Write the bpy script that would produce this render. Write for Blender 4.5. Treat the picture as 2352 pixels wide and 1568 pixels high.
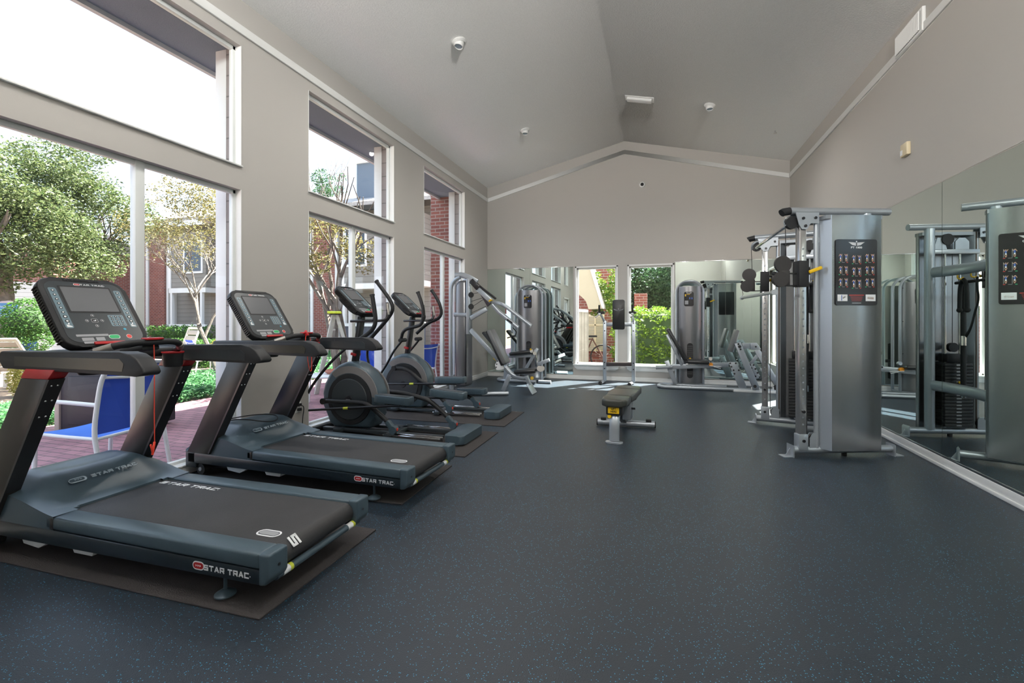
import bpy, bmesh, math, random
import numpy as np
from mathutils import Vector, Matrix, Quaternion

for o in list(bpy.data.objects):
    bpy.data.objects.remove(o, do_unlink=True)
SC = bpy.context.scene
COL = SC.collection
random.seed(4)
PI = math.pi

# ------------------------------------------------------------ camera
FPX, VPX, HY, CH = 1070.0, 1515.0, 734.0, 1.27
TH = math.atan((VPX - 1176) / FPX)
cd = bpy.data.cameras.new('camera')
cam = bpy.data.objects.new('camera', cd)
COL.objects.link(cam)
cam.location = (0, 0, CH)
cam.rotation_euler = (PI / 2, 0, TH)
cd.sensor_width = 36.0
cd.lens = 36.0 * FPX / 2352.0
cd.shift_y = -(784.0 - HY) / 2352.0
cd.clip_start = 0.02
cd.clip_end = 300
SC.camera = cam

# ------------------------------------------------------------ sky, sun, exposure
SUN = Vector((0.73, 1.0, 1.52)).normalized()          # direction towards the sun
w = bpy.data.worlds.new('sky')
SC.world = w
w.use_nodes = True
wn = w.node_tree
wn.nodes.clear()
wo = wn.nodes.new('ShaderNodeOutputWorld')
bg = wn.nodes.new('ShaderNodeBackground')
sky = wn.nodes.new('ShaderNodeTexSky')
sky.sky_type = 'NISHITA'
sky.sun_disc = False
sky.sun_elevation = math.asin(SUN.z)
sky.sun_rotation = math.atan2(SUN.x, SUN.y)
sky.dust_density = 3.0
sky.air_density = 0.8
mixs = wn.nodes.new('ShaderNodeMix')
mixs.data_type = 'RGBA'
mixs.inputs[0].default_value = 0.72
mixs.inputs[7].default_value = (2.8, 3.2, 3.9, 1)     # thin bright cloud veil
wn.links.new(sky.outputs[0], mixs.inputs[6])
wn.links.new(mixs.outputs[2], bg.inputs[0])
bg.inputs[1].default_value = 0.50
wn.links.new(bg.outputs[0], wo.inputs[0])

sl = bpy.data.lights.new('sun', 'SUN')
sl.energy = 42.0
sl.angle = math.radians(0.6)
sl.color = (1.0, 0.95, 0.86)
so = bpy.data.objects.new('sun', sl)
COL.objects.link(so)
so.rotation_euler = (-SUN).to_track_quat('-Z', 'Y').to_euler()
so.location = (6, 14, 14)

SC.view_settings.view_transform = 'Standard'
SC.view_settings.look = 'None'
SC.view_settings.gamma = 1.0
SC.view_settings.use_curve_mapping = False
SC.view_settings.exposure = 0.45
LAMP_W = 95.0        # W, eyeball spots
FILL_W = 560.0         # W, each fill uplight added on the rear wall

_s, _c = math.sin(TH), math.cos(TH)
def ray(x, y):
    u = (x - 1176) / FPX; v = (HY - y) / FPX
    return Vector((u * _c - _s, u * _s + _c, v))
def pY(x, y, Y, ):                                     # photo pixel -> point on the plane Y
    d = ray(x, y); t = Y / d.y
    return Vector((d.x * t, Y, CH + d.z * t))
def pX(x, y, X):
    d = ray(x, y); t = X / d.x
    return Vector((X, d.y * t, CH + d.z * t))
def pZ(x, y, Z=0.0):
    d = ray(x, y); t = (Z - CH) / d.z
    return Vector((d.x * t, d.y * t, Z))

# ------------------------------------------------------------ materials
MATS = {}
def mat(name, col, rough=0.5, metal=0.0, spec=0.5, bump=None, var=None, coat=0.0, emit=None, trans=0.0):
    if name in MATS: return MATS[name]
    m = bpy.data.materials.new(name)
    m.use_nodes = True
    nt = m.node_tree
    b = nt.nodes['Principled BSDF']
    b.inputs['Base Color'].default_value = (*col, 1)
    b.inputs['Roughness'].default_value = rough
    b.inputs['Metallic'].default_value = metal
    b.inputs['Specular IOR Level'].default_value = spec
    b.inputs['Coat Weight'].default_value = coat
    tc = None
    if bump or var:
        tc = nt.nodes.new('ShaderNodeTexCoord')
    if var:                                            # (scale, amount) gentle colour variation
        n = nt.nodes.new('ShaderNodeTexNoise'); n.inputs['Scale'].default_value = var[0]
        n.inputs['Detail'].default_value = 4
        nt.links.new(tc.outputs['Object'], n.inputs['Vector'])
        r = nt.nodes.new('ShaderNodeMapRange')
        r.inputs[1].default_value = 0.3; r.inputs[2].default_value = 0.7
        r.inputs[3].default_value = 1 - var[1]; r.inputs[4].default_value = 1 + var[1]
        nt.links.new(n.outputs[0], r.inputs[0])
        mx = nt.nodes.new('ShaderNodeVectorMath'); mx.operation = 'SCALE'
        mx.inputs[0].default_value = col
        nt.links.new(r.outputs[0], mx.inputs['Scale'])
        nt.links.new(mx.outputs[0], b.inputs['Base Color'])
    if bump:                                           # (scale, strength)
        n = nt.nodes.new('ShaderNodeTexNoise'); n.inputs['Scale'].default_value = bump[0]
        n.inputs['Detail'].default_value = 3
        nt.links.new(tc.outputs['Object'], n.inputs['Vector'])
        bp = nt.nodes.new('ShaderNodeBump'); bp.inputs['Strength'].default_value = bump[1]
        bp.inputs['Distance'].default_value = 0.01
        nt.links.new(n.outputs[0], bp.inputs['Height'])
        nt.links.new(bp.outputs[0], b.inputs['Normal'])
    if emit:
        b.inputs['Emission Color'].default_value = (*emit[0], 1)
        b.inputs['Emission Strength'].default_value = emit[1]
    MATS[name] = m
    return m

WALL = mat('wall_paint', (0.495, 0.478, 0.45), 0.85, bump=(160, 0.04))
CEIL = mat('ceiling_texture', (0.88, 0.88, 0.87), 0.95, bump=(70, 0.22), var=(70, 0.035))
TRIM = mat('white_trim', (0.78, 0.79, 0.78), 0.45)
WFRAME = mat('window_frame_white', (0.74, 0.77, 0.76), 0.4)
SILVER = mat('silver_paint', (0.42, 0.46, 0.50), 0.32, 0.55)
SILVER2 = mat('silver_paint_dark', (0.30, 0.33, 0.36), 0.35, 0.5)
STEEL = mat('brushed_steel', (0.36, 0.37, 0.38), 0.27, 0.9)
SHR = mat('grey_satin_shroud', (.27, .27, .28), .28, .8)
CHROME = mat('chrome', (0.8, 0.8, 0.8), 0.1, 1.0)
BLACK = mat('black_plastic', (0.016, 0.017, 0.019), 0.5, spec=0.35)
BLACKM = mat('black_metal', (0.012, 0.012, 0.014), 0.3, spec=0.6)
RUBBER = mat('black_rubber', (0.02, 0.02, 0.02), 0.7)
PAD = mat('black_vinyl', (0.022, 0.023, 0.024), 0.33, bump=(400, 0.1))
PADO = mat('olive_black_vinyl', (0.045, 0.047, 0.040), 0.32, bump=(400, 0.1))
PADG = mat('grey_vinyl', (0.16, 0.165, 0.165), 0.4)
GUN = mat('gunmetal_plastic', (0.050, 0.080, 0.102), 0.36, bump=(500, 0.05))
GUND = mat('dark_gunmetal', (0.028, 0.036, 0.042), 0.33)
NAVY = mat('dark_side_panel', (0.010, 0.017, 0.024), 0.28)
BRONZE = mat('bronze_black_metal', (0.040, 0.036, 0.032), 0.3, 0.35)
BELT = mat('running_belt', (0.028, 0.028, 0.030), 0.6, bump=(300, 0.2), var=(4, 0.15))
RED = mat('red_plastic', (0.42, 0.012, 0.015), 0.35)
CORD = mat('red_cord', (0.80, 0.06, 0.03), 0.5)
YEL = mat('yellow_plastic', (0.80, 0.50, 0.01), 0.35)
GREEN = mat('green_button', (0.01, 0.42, 0.13), 0.35)
BLUEB = mat('blue_button', (0.02, 0.30, 0.45), 0.35)
SCREEN = mat('grey_screen', (0.13, 0.135, 0.145), 0.22)
STRIP = mat('blue_grey_button_strip', (0.13, 0.20, 0.24), 0.35)
WHITE = mat('white_print', (0.80, 0.82, 0.84), 0.5)
GREYP = mat('grey_print', (0.30, 0.31, 0.33), 0.5)
CREAMP = mat('cream_plastic', (0.72, 0.62, 0.42), 0.45)
WMETAL = mat('white_metal', (0.78, 0.79, 0.78), 0.35)
SLING = mat('blue_sling_fabric', (0.02, 0.085, 0.58), 0.7, bump=(600, 0.3))
SLING2 = mat('bright_blue_sling_seat', (0.015, 0.16, 0.65), 0.6, bump=(600, 0.3))
MATR = mat('grey_brown_mat', (0.036, 0.031, 0.031), 0.75, bump=(300, 0.5), var=(6, 0.12))
ORANGE = mat('orange_knob', (0.8, 0.30, 0.01), 0.4)
SKIN = mat('printed_skin_tone', (0.65, 0.38, 0.26), 0.5)
PBLUE = mat('printed_blue', (0.05, 0.14, 0.55), 0.5)
PRED = mat('printed_red', (0.65, 0.05, 0.04), 0.5)
PGRN = mat('printed_green', (0.02, 0.45, 0.18), 0.5)
BARK = mat('grey_bark', (0.16, 0.135, 0.115), 0.9, bump=(30, 1.0), var=(8, 0.3))
DARKW = mat('dark_cabinet_panel', (0.028, 0.026, 0.034), 0.5, spec=.3)
LOUNGE = mat('cream_lounger_plastic', (0.62, 0.57, 0.49), 0.5)
EARTH = mat('brown_earth', (0.14, 0.10, 0.07), 0.95, bump=(20, 1.0), var=(3, 0.3))
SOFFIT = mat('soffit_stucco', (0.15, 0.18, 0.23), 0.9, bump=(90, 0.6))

def tex_mat(name, fn, rough=0.8):
    m = bpy.data.materials.new(name); m.use_nodes = True
    nt = m.node_tree; b = nt.nodes['Principled BSDF']
    b.inputs['Roughness'].default_value = rough
    fn(nt, b); MATS[name] = m
    return m
def L(nt, a, b): nt.links.new(a, b)

def _floor(nt, b):
    tc = nt.nodes.new('ShaderNodeTexCoord')
    v = nt.nodes.new('ShaderNodeTexVoronoi'); v.inputs['Scale'].default_value = 170
    L(nt, tc.outputs['Object'], v.inputs['Vector'])
    sep = nt.nodes.new('ShaderNodeSeparateColor'); L(nt, v.outputs['Color'], sep.inputs[0])
    pick = nt.nodes.new('ShaderNodeMath'); pick.operation = 'GREATER_THAN'; pick.inputs[1].default_value = 0.88
    L(nt, sep.outputs[0], pick.inputs[0])
    near = nt.nodes.new('ShaderNodeMath'); near.operation = 'LESS_THAN'; near.inputs[1].default_value = 0.34
    L(nt, v.outputs['Distance'], near.inputs[0])
    mul = nt.nodes.new('ShaderNodeMath'); mul.operation = 'MULTIPLY'
    L(nt, pick.outputs[0], mul.inputs[0]); L(nt, near.outputs[0], mul.inputs[1])
    n = nt.nodes.new('ShaderNodeTexNoise'); n.inputs['Scale'].default_value = 1.3; n.inputs['Detail'].default_value = 5
    L(nt, tc.outputs['Object'], n.inputs['Vector'])
    mx0 = nt.nodes.new('ShaderNodeMix'); mx0.data_type = 'RGBA'
    mx0.inputs[6].default_value = (0.013, 0.019, 0.028, 1); mx0.inputs[7].default_value = (0.020, 0.028, 0.039, 1)
    L(nt, n.outputs[0], mx0.inputs[0])
    mx = nt.nodes.new('ShaderNodeMix'); mx.data_type = 'RGBA'
    mx.inputs[7].default_value = (0.04, 0.30, 0.50, 1)
    L(nt, mx0.outputs[2], mx.inputs[6]); L(nt, mul.outputs[0], mx.inputs[0])
    L(nt, mx.outputs[2], b.inputs['Base Color'])
    n2 = nt.nodes.new('ShaderNodeTexNoise'); n2.inputs['Scale'].default_value = 220
    L(nt, tc.outputs['Object'], n2.inputs['Vector'])
    bp = nt.nodes.new('ShaderNodeBump'); bp.inputs['Strength'].default_value = 0.35; bp.inputs['Distance'].default_value = 0.004
    L(nt, n2.outputs[0], bp.inputs['Height']); L(nt, bp.outputs[0], b.inputs['Normal'])
    b.inputs['Specular IOR Level'].default_value = 0.5
FLOORM = tex_mat('rubber_floor_blue_flecks', _floor, 0.42)

def brick_fn(c1, c2, mort, bw, bh, ms, axis='XZ', bump=0.5):
    def f(nt, b):
        tc = nt.nodes.new('ShaderNodeTexCoord')
        sp = nt.nodes.new('ShaderNodeSeparateXYZ'); L(nt, tc.outputs['Object'], sp.inputs[0])
        cb = nt.nodes.new('ShaderNodeCombineXYZ')
        if axis == 'XY':
            L(nt, sp.outputs[0], cb.inputs[0]); L(nt, sp.outputs[1], cb.inputs[1])
        else:
            ad = nt.nodes.new('ShaderNodeMath'); ad.operation = 'ADD'
            L(nt, sp.outputs[0], ad.inputs[0]); L(nt, sp.outputs[1], ad.inputs[1])
            L(nt, ad.outputs[0], cb.inputs[0]); L(nt, sp.outputs[2], cb.inputs[1])
        t = nt.nodes.new('ShaderNodeTexBrick')
        t.inputs['Color1'].default_value = (*c1, 1); t.inputs['Color2'].default_value = (*c2, 1)
        t.inputs['Mortar'].default_value = (*mort, 1)
        t.inputs['Scale'].default_value = 1; t.inputs['Brick Width'].default_value = bw
        t.inputs['Row Height'].default_value = bh; t.inputs['Mortar Size'].default_value = ms
        L(nt, cb.outputs[0], t.inputs['Vector']); L(nt, t.outputs['Color'], b.inputs['Base Color'])
        bp = nt.nodes.new('ShaderNodeBump'); bp.inputs['Strength'].default_value = bump
        bp.inputs['Distance'].default_value = 0.01; bp.invert = True
        L(nt, t.outputs['Fac'], bp.inputs['Height']); L(nt, bp.outputs[0], b.inputs['Normal'])
    return f
BRICK = tex_mat('red_brick', brick_fn((0.27, 0.080, 0.055), (0.19, 0.052, 0.04), (0.33, 0.26, 0.23), 0.215, 0.075, 0.009))
PAVER = tex_mat('purple_red_brick_paving', brick_fn((0.40, 0.20, 0.22), (0.27, 0.13, 0.155), (0.10, 0.075, 0.075), 0.21, 0.105, 0.006, 'XY'))
def _clap(base, w):
    def f(nt, b):
        tc = nt.nodes.new('ShaderNodeTexCoord')
        sp = nt.nodes.new('ShaderNodeSeparateXYZ'); L(nt, tc.outputs['Object'], sp.inputs[0])
        m = nt.nodes.new('ShaderNodeMath'); m.operation = 'DIVIDE'; m.inputs[1].default_value = w
        L(nt, sp.outputs[2], m.inputs[0])
        fr = nt.nodes.new('ShaderNodeMath'); fr.operation = 'FRACT'; L(nt, m.outputs[0], fr.inputs[0])
        bp = nt.nodes.new('ShaderNodeBump'); bp.inputs['Strength'].default_value = 1.0
        bp.inputs['Distance'].default_value = 0.02; bp.invert = True
        L(nt, fr.outputs[0], bp.inputs['Height']); L(nt, bp.outputs[0], b.inputs['Normal'])
        g = nt.nodes.new('ShaderNodeMath'); g.operation = 'LESS_THAN'; g.inputs[1].default_value = 0.06
        L(nt, fr.outputs[0], g.inputs[0])
        mx = nt.nodes.new('ShaderNodeMix'); mx.data_type = 'RGBA'
        mx.inputs[6].default_value = (*base, 1); mx.inputs[7].default_value = (base[0] * .45, base[1] * .45, base[2] * .45, 1)
        L(nt, g.outputs[0], mx.inputs[0]); L(nt, mx.outputs[2], b.inputs['Base Color'])
    return f
SIDING = tex_mat('taupe_clapboard', _clap((0.25, 0.235, 0.21), 0.20))
SIDINGW = tex_mat('white_clapboard', _clap((0.75, 0.74, 0.72), 0.16))
SIDINGG = tex_mat('brown_grey_clapboard', _clap((0.25, 0.22, 0.21), 0.20))

def leaf_mat(name, c1, c2, sc=2.0):
    def f(nt, b):
        tc = nt.nodes.new('ShaderNodeTexCoord')
        n = nt.nodes.new('ShaderNodeTexNoise'); n.inputs['Scale'].default_value = sc * 6; n.inputs['Detail'].default_value = 6
        L(nt, tc.outputs['Object'], n.inputs['Vector'])
        cr = nt.nodes.new('ShaderNodeValToRGB')
        cr.color_ramp.elements[0].position = 0.35; cr.color_ramp.elements[1].position = 0.65
        cr.color_ramp.elements[0].color = (*c1, 1); cr.color_ramp.elements[1].color = (*c2, 1)
        L(nt, n.outputs[0], cr.inputs[0]); L(nt, cr.outputs[0], b.inputs['Base Color'])
        tr = nt.nodes.new('ShaderNodeBsdfTranslucent'); L(nt, cr.outputs[0], tr.inputs[0])
        ms = nt.nodes.new('ShaderNodeMixShader'); ms.inputs[0].default_value = 0.4
        out = nt.nodes['Material Output']
        L(nt, b.outputs[0], ms.inputs[1]); L(nt, tr.outputs[0], ms.inputs[2]); L(nt, ms.outputs[0], out.inputs[0])
    return tex_mat(name, f, 0.55)
OAKL = leaf_mat('oak_leaves', (0.025, 0.06, 0.015), (0.17, 0.20, 0.08))
CRAPE = leaf_mat('yellowing_leaves', (0.10, 0.11, 0.04), (0.24, 0.19, 0.07))
HEDGE = leaf_mat('hedge_leaves', (0.03, 0.10, 0.02), (0.10, 0.22, 0.04))
YHEDGE = leaf_mat('yellow_green_leaves', (0.20, 0.22, 0.04), (0.42, 0.36, 0.09))
IVY = leaf_mat('ground_cover_leaves', (0.035, 0.13, 0.05), (0.11, 0.27, 0.10), 4)
BRIGHT = leaf_mat('bright_green_leaves', (0.04, 0.12, 0.01), (0.20, 0.30, 0.03))
DARKG = leaf_mat('dark_green_leaves', (0.02, 0.06, 0.025), (0.07, 0.15, 0.06))

def _glass(name, tint, refl, ior=1.45):
    m = bpy.data.materials.new(name); m.use_nodes = True
    nt = m.node_tree; nt.nodes.clear()
    out = nt.nodes.new('ShaderNodeOutputMaterial'); ms = nt.nodes.new('ShaderNodeMixShader')
    t = nt.nodes.new('ShaderNodeBsdfTransparent'); t.inputs[0].default_value = (*tint, 1)
    g = nt.nodes.new('ShaderNodeBsdfGlossy'); g.inputs['Roughness'].default_value = 0.01
    lw = nt.nodes.new('ShaderNodeLayerWeight'); lw.inputs[0].default_value = 0.5
    pw = nt.nodes.new('ShaderNodeMath'); pw.operation = 'POWER'; pw.inputs[1].default_value = 4.0
    L(nt, lw.outputs['Facing'], pw.inputs[0])
    fr = nt.nodes.new('ShaderNodeMath'); fr.operation = 'MULTIPLY_ADD'; fr.inputs[1].default_value = 0.45; fr.inputs[2].default_value = refl * 0.4
    L(nt, pw.outputs[0], fr.inputs[0])
    L(nt, fr.outputs[0], ms.inputs[0]); L(nt, t.outputs[0], ms.inputs[1]); L(nt, g.outputs[0], ms.inputs[2])
    L(nt, ms.outputs[0], out.inputs[0])
    MATS[name] = m
    return m
GLASS = _glass('window_glass', (0.95, 0.97, 0.97), 0.06, 1.3)
def _mirror():
    m = bpy.data.materials.new('mirror_glass'); m.use_nodes = True
    nt = m.node_tree; b = nt.nodes['Principled BSDF']
    b.inputs['Base Color'].default_value = (0.80, 0.90, 0.86, 1)
    b.inputs['Metallic'].default_value = 1.0; b.inputs['Roughness'].default_value = 0.0
    MATS['mirror_glass'] = m
    return m
MIRROR = _mirror()
LENS = mat('lamp_lens', (0.25, 0.32, 0.38), 0.2)

# ------------------------------------------------------------ mesh helpers
ROOTLOC = {}
class MB:
    def __init__(s):
        s.bm = bmesh.new()
    def _bev(s, verts, r, seg=2):
        ed = set()
        for v in verts: ed.update(v.link_edges)
        try: bmesh.ops.bevel(s.bm, geom=list(ed), offset=r, segments=seg, profile=0.5, affect='EDGES', clamp_overlap=True)
        except Exception: pass
    def box(s, a, b, bev=0.0, seg=2, M=None):
        a, b = Vector(a), Vector(b)
        c = (a + b) / 2; d = b - a
        mt = Matrix.Translation(c) @ Matrix.Diagonal((abs(d.x), abs(d.y), abs(d.z), 1))
        if M is not None: mt = M @ mt
        r = bmesh.ops.create_cube(s.bm, size=1.0, matrix=mt)
        if bev: s._bev(r['verts'], bev, seg)
        return s
    def obox(s, p0, p1, w, h, bev=0.0, up=(0, 0, 1)):   # beam between points, w across, h in the 'up' sense
        p0, p1 = Vector(p0), Vector(p1)
        d = p1 - p0; ln = d.length; x = d.normalized()
        up = Vector(up)
        y = up.cross(x)
        if y.length < 1e-5: y = Vector((0, 1, 0)).cross(x)
        y.normalize(); z = x.cross(y)
        M = Matrix((x, y, z)).transposed().to_4x4(); M.translation = (p0 + p1) / 2
        r = bmesh.ops.create_cube(s.bm, size=1.0, matrix=M @ Matrix.Diagonal((ln, w, h, 1)))
        if bev: s._bev(r['verts'], bev)
        return s
    def cyl(s, p0, p1, r, r2=None, seg=16, cap=True):
        p0, p1 = Vector(p0), Vector(p1); d = p1 - p0
        q = d.to_track_quat('Z', 'Y').to_matrix().to_4x4(); q.translation = (p0 + p1) / 2
        bmesh.ops.create_cone(s.bm, cap_ends=cap, segments=seg, radius1=r, radius2=r if r2 is None else r2, depth=d.length, matrix=q)
        return s
    def sph(s, c, r, sc=(1, 1, 1), seg=14):
        bmesh.ops.create_uvsphere(s.bm, u_segments=seg, v_segments=max(6, seg // 2), radius=r,
            matrix=Matrix.Translation(Vector(c)) @ Matrix.Diagonal((*sc, 1)))
        return s
    def tube(s, pts, r, seg=10, smooth=0, flat=None, closed=False):
        pts = [Vector(p) for p in pts]
        for _ in range(smooth):
            q = [] if closed else [pts[0]]
            n = len(pts)
            for i in range(n if closed else n - 1):
                a, b = pts[i], pts[(i + 1) % n]
                q += [a.lerp(b, .25), a.lerp(b, .75)]
            if not closed: q.append(pts[-1])
            pts = q
        n = len(pts); rings = []
        ref = None
        for i, p in enumerate(pts):
            if closed: t = (pts[(i + 1) % n] - pts[i - 1])
            else: t = (pts[min(i + 1, n - 1)] - pts[max(i - 1, 0)])
            t.normalize()
            if flat is not None:
                u = Vector(flat[0]); u = (u - t * u.dot(t)).normalized(); v = t.cross(u); ru, rv = flat[1], flat[2]
            else:
                if ref is None:
                    ref = Vector((0, 0, 1)) if abs(t.z) < .9 else Vector((1, 0, 0))
                u = (ref - t * ref.dot(t)).normalized(); ref = u; v = t.cross(u); ru = rv = (r[i * (len(r) - 1) // max(1, n - 1)] if isinstance(r, (list, tuple)) else r)
            rings.append([s.bm.verts.new(p + u * math.cos(2 * PI * k / seg) * ru + v * math.sin(2 * PI * k / seg) * rv) for k in range(seg)])
        m = n if closed else n - 1
        for i in range(m):
            a, b = rings[i], rings[(i + 1) % n]
            for k in range(seg):
                s.bm.faces.new((a[k], a[(k + 1) % seg], b[(k + 1) % seg], b[k]))
        if not closed:
            s.bm.faces.new(rings[0][::-1]); s.bm.faces.new(rings[-1])
        return s
    def prism(s, prof, d0, d1, axis='Y', bev=0.0, M=None, seg=2):
        def P(a, b, d):
            v = Vector((a, d, b)) if axis == 'Y' else (Vector((d, a, b)) if axis == 'X' else Vector((a, b, d)))
            return M @ v if M is not None else v
        A = [s.bm.verts.new(P(a, b, d0)) for a, b in prof]
        B = [s.bm.verts.new(P(a, b, d1)) for a, b in prof]
        n = len(prof)
        s.bm.faces.new(A); s.bm.faces.new(B[::-1])
        for i in range(n):
            s.bm.faces.new((A[i], B[i], B[(i + 1) % n], A[(i + 1) % n]))
        if bev: s._bev(A + B, bev, seg)
        return s
    def lathe(s, prof, c=(0, 0, 0), seg=24, M=None):
        M = M if M is not None else Matrix.Translation(Vector(c))
        rings = []
        for r, z in prof:
            rings.append([s.bm.verts.new(M @ Vector((r * math.cos(2 * PI * k / seg), r * math.sin(2 * PI * k / seg), z))) for k in range(seg)])
        for i in range(len(prof) - 1):
            for k in range(seg):
                s.bm.faces.new((rings[i][k], rings[i][(k + 1) % seg], rings[i + 1][(k + 1) % seg], rings[i + 1][k]))
        s.bm.faces.new(rings[0][::-1]); s.bm.faces.new(rings[-1])
        return s
    def quad(s, *p):
        s.bm.faces.new([s.bm.verts.new(Vector(q)) for q in p]); return s
    def build(s, name, m, parent=None, loc=None, ang=0.7):
        bm = s.bm
        bmesh.ops.remove_doubles(bm, verts=bm.verts, dist=1e-6)
        bmesh.ops.recalc_face_normals(bm, faces=bm.faces)
        for f in bm.faces: f.smooth = True
        for e in bm.edges:
            if len(e.link_faces) == 2:
                e.smooth = e.calc_face_angle(3.2) < ang
        off = None
        if parent is not None:
            r = parent
            while r.parent is not None: r = r.parent
            if r.get('_w'): off = Vector(r['_w'])
        elif loc is not None: off = Vector(loc)
        if off is not None: bmesh.ops.translate(bm, verts=bm.verts, vec=-off)
        me = bpy.data.meshes.new(name)
        bm.to_mesh(me); bm.free()
        ms = m if isinstance(m, (list, tuple)) else [m]
        for x in ms: me.materials.append(x)
        o = bpy.data.objects.new(name, me); COL.objects.link(o)
        if parent is not None: o.parent = parent
        elif loc is not None: o.location = loc
        return o

def tag(o, label=None, cat=None, group=None, kind=None):
    if label: o['label'] = label
    if cat: o['category'] = cat
    if group: o['group'] = group
    if kind: o['kind'] = kind
    return o
def thing(name, label, cat, loc=(0, 0, 0), rz=0.0, group=None, world=False):
    o = bpy.data.objects.new(name, None); COL.objects.link(o)
    o.empty_display_size = 0.1
    o.location = loc; o.rotation_euler = (0, 0, rz)
    if world: o['_w'] = tuple(loc)                     # parts are written in room coordinates
    return tag(o, label, cat, group)
def struct(o): o['kind'] = 'structure'; return o
def copy_tree(o, parent=None):
    c = o.copy(); COL.objects.link(c); c.parent = parent
    for ch in list(o.children): copy_tree(ch, c)
    return c
def frame(o, x, y):                                    # matrix from origin, x axis, y axis
    x = Vector(x).normalized(); y = Vector(y); y = (y - x * y.dot(x)).normalized(); z = x.cross(y)
    M = Matrix((x, y, z)).transposed().to_4x4(); M.translation = Vector(o)
    return M
def text(name, body, size, M, m, parent, sx=1.0, bold=0.0, shear=0.0, depth=0.0006, align='CENTER', sp=1.0):
    cu = bpy.data.curves.new(name, 'FONT'); cu.body = body; cu.size = size; cu.align_x = align; cu.align_y = 'CENTER'
    cu.offset = bold; cu.extrude = depth; cu.shear = shear; cu.space_character = sp; cu.resolution_u = 3
    o = bpy.data.objects.new(name, cu); COL.objects.link(o)
    bpy.context.view_layer.update()
    me = bpy.data.meshes.new_from_object(o)
    bpy.data.objects.remove(o, do_unlink=True)
    me.transform(M @ Matrix.Diagonal((sx, 1, 1, 1)))
    if parent is not None:
        r = parent
        while r.parent is not None: r = r.parent
        if r.get('_w'): me.transform(Matrix.Translation(-Vector(r['_w'])))
    me.materials.clear(); me.materials.append(m)
    ob = bpy.data.objects.new(name, me); COL.objects.link(ob)
    if parent is not None: ob.parent = parent
    return ob
def pill(mb, M, w, h, d, seg=8):                       # rounded rectangle plate in frame M
    r = h / 2; pr = []
    for k in range(seg + 1):
        a = -PI / 2 + PI * k / seg; pr.append((w / 2 - r + r * math.cos(a), r * math.sin(a)))
    for k in range(seg + 1):
        a = PI / 2 + PI * k / seg; pr.append((-w / 2 + r + r * math.cos(a), r * math.sin(a)))
    mb.prism(pr, 0, d, 'Z', M=M)
def rrect(w, h, r, seg=5):
    pr = []
    for cx, cy, a0 in ((w / 2 - r, -h / 2 + r, -PI / 2), (w / 2 - r, h / 2 - r, 0), (-w / 2 + r, h / 2 - r, PI / 2), (-w / 2 + r, -h / 2 + r, PI)):
        for k in range(seg + 1):
            a = a0 + PI / 2 * k / seg; pr.append((cx + r * math.cos(a), cy + r * math.sin(a)))
    return pr
def sstep(a, b, x):
    t = min(1, max(0, (x - a) / (b - a))); return t * t * (3 - 2 * t)
# ============================================================ the room
XL, XR, YB, YF = -3.72, 2.33, 9.90, -0.35
WT = 0.12
ZE, XRG, ZRG = 4.25, -0.695, 4.965
def zc(x): return ZE + (ZRG - ZE) * (1 - abs(x - XRG) / (XR - XRG))

struct(MB().box((XL - WT, YF - WT, -0.12), (XR + WT, YB + 0.14, 0)).build('floor', FLOORM))

def wall_cells(mb, ulo, uhi, zlo, zhi, holes, put):
    us = sorted({ulo, uhi, *[h[0] for h in holes], *[h[1] for h in holes]})
    for a, b in zip(us, us[1:]):
        c = (a + b) / 2
        hs = sorted([(h[2], h[3]) for h in holes if h[0] < c < h[1]])
        z = zlo
        for h0, h1 in hs:
            if h0 > z: put(mb, a, b, z, h0)
            z = h1
        if z < zhi: put(mb, a, b, z, zhi)
LW = [(1.66, 3.38), (4.25, 6.0), (6.91, 8.60)]
LH = []
for a, b in LW: LH += [(a, b, 0.07, 2.48), (a, b, 2.69, 3.82)]
LH += [(0.10, 1.02, 0.0, 2.12), (0.10, 1.02, 2.69, 3.82)]
mb = MB()
wall_cells(mb, YF - WT, YB + 0.14, 0, ZE, LH, lambda m, a, b, z0, z1: m.box((XL - WT, a, z0), (XL, b, z1)))
struct(mb.build('wall_left', WALL))
RH = [(8.20, 9.25, 0.30, 2.36)]
mb = MB()
wall_cells(mb, YF - WT, YB + 0.14, 0, ZE, RH, lambda m, a, b, z0, z1: m.box((XR, a, z0), (XR + WT, b, z1)))
struct(mb.build('wall_right', WALL))
BW = [(-1.69, -0.86), (-0.60, 0.25)]
BH = [(a, b, 0.33, 2.37) for a, b in BW]
mb = MB()
wall_cells(mb, XL, XR, 0, ZE, BH, lambda m, a, b, z0, z1: m.box((a, YB, z0), (b, YB + 0.14, z1)))
mb.prism([(XL, ZE), (XR, ZE), (XRG, ZRG)], YB, YB + 0.14)
struct(mb.build('wall_back', WALL))
mb = MB().box((XL, YF - WT, 0), (XR, YF, ZE))
mb.prism([(XL, ZE), (XR, ZE), (XRG, ZRG)], YF - WT, YF)
struct(mb.build('wall_rear', WALL))
# ceiling: two slopes
mb = MB()
for xe in (XL - WT, XR + WT):
    z0 = zc(xe)
    mb.prism([(xe, z0), (XRG, ZRG), (XRG, ZRG + 0.1), (xe, z0 + 0.1)], YF - WT, YB + 0.14)
struct(mb.build('ceiling', CEIL, ang=.2))
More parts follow.
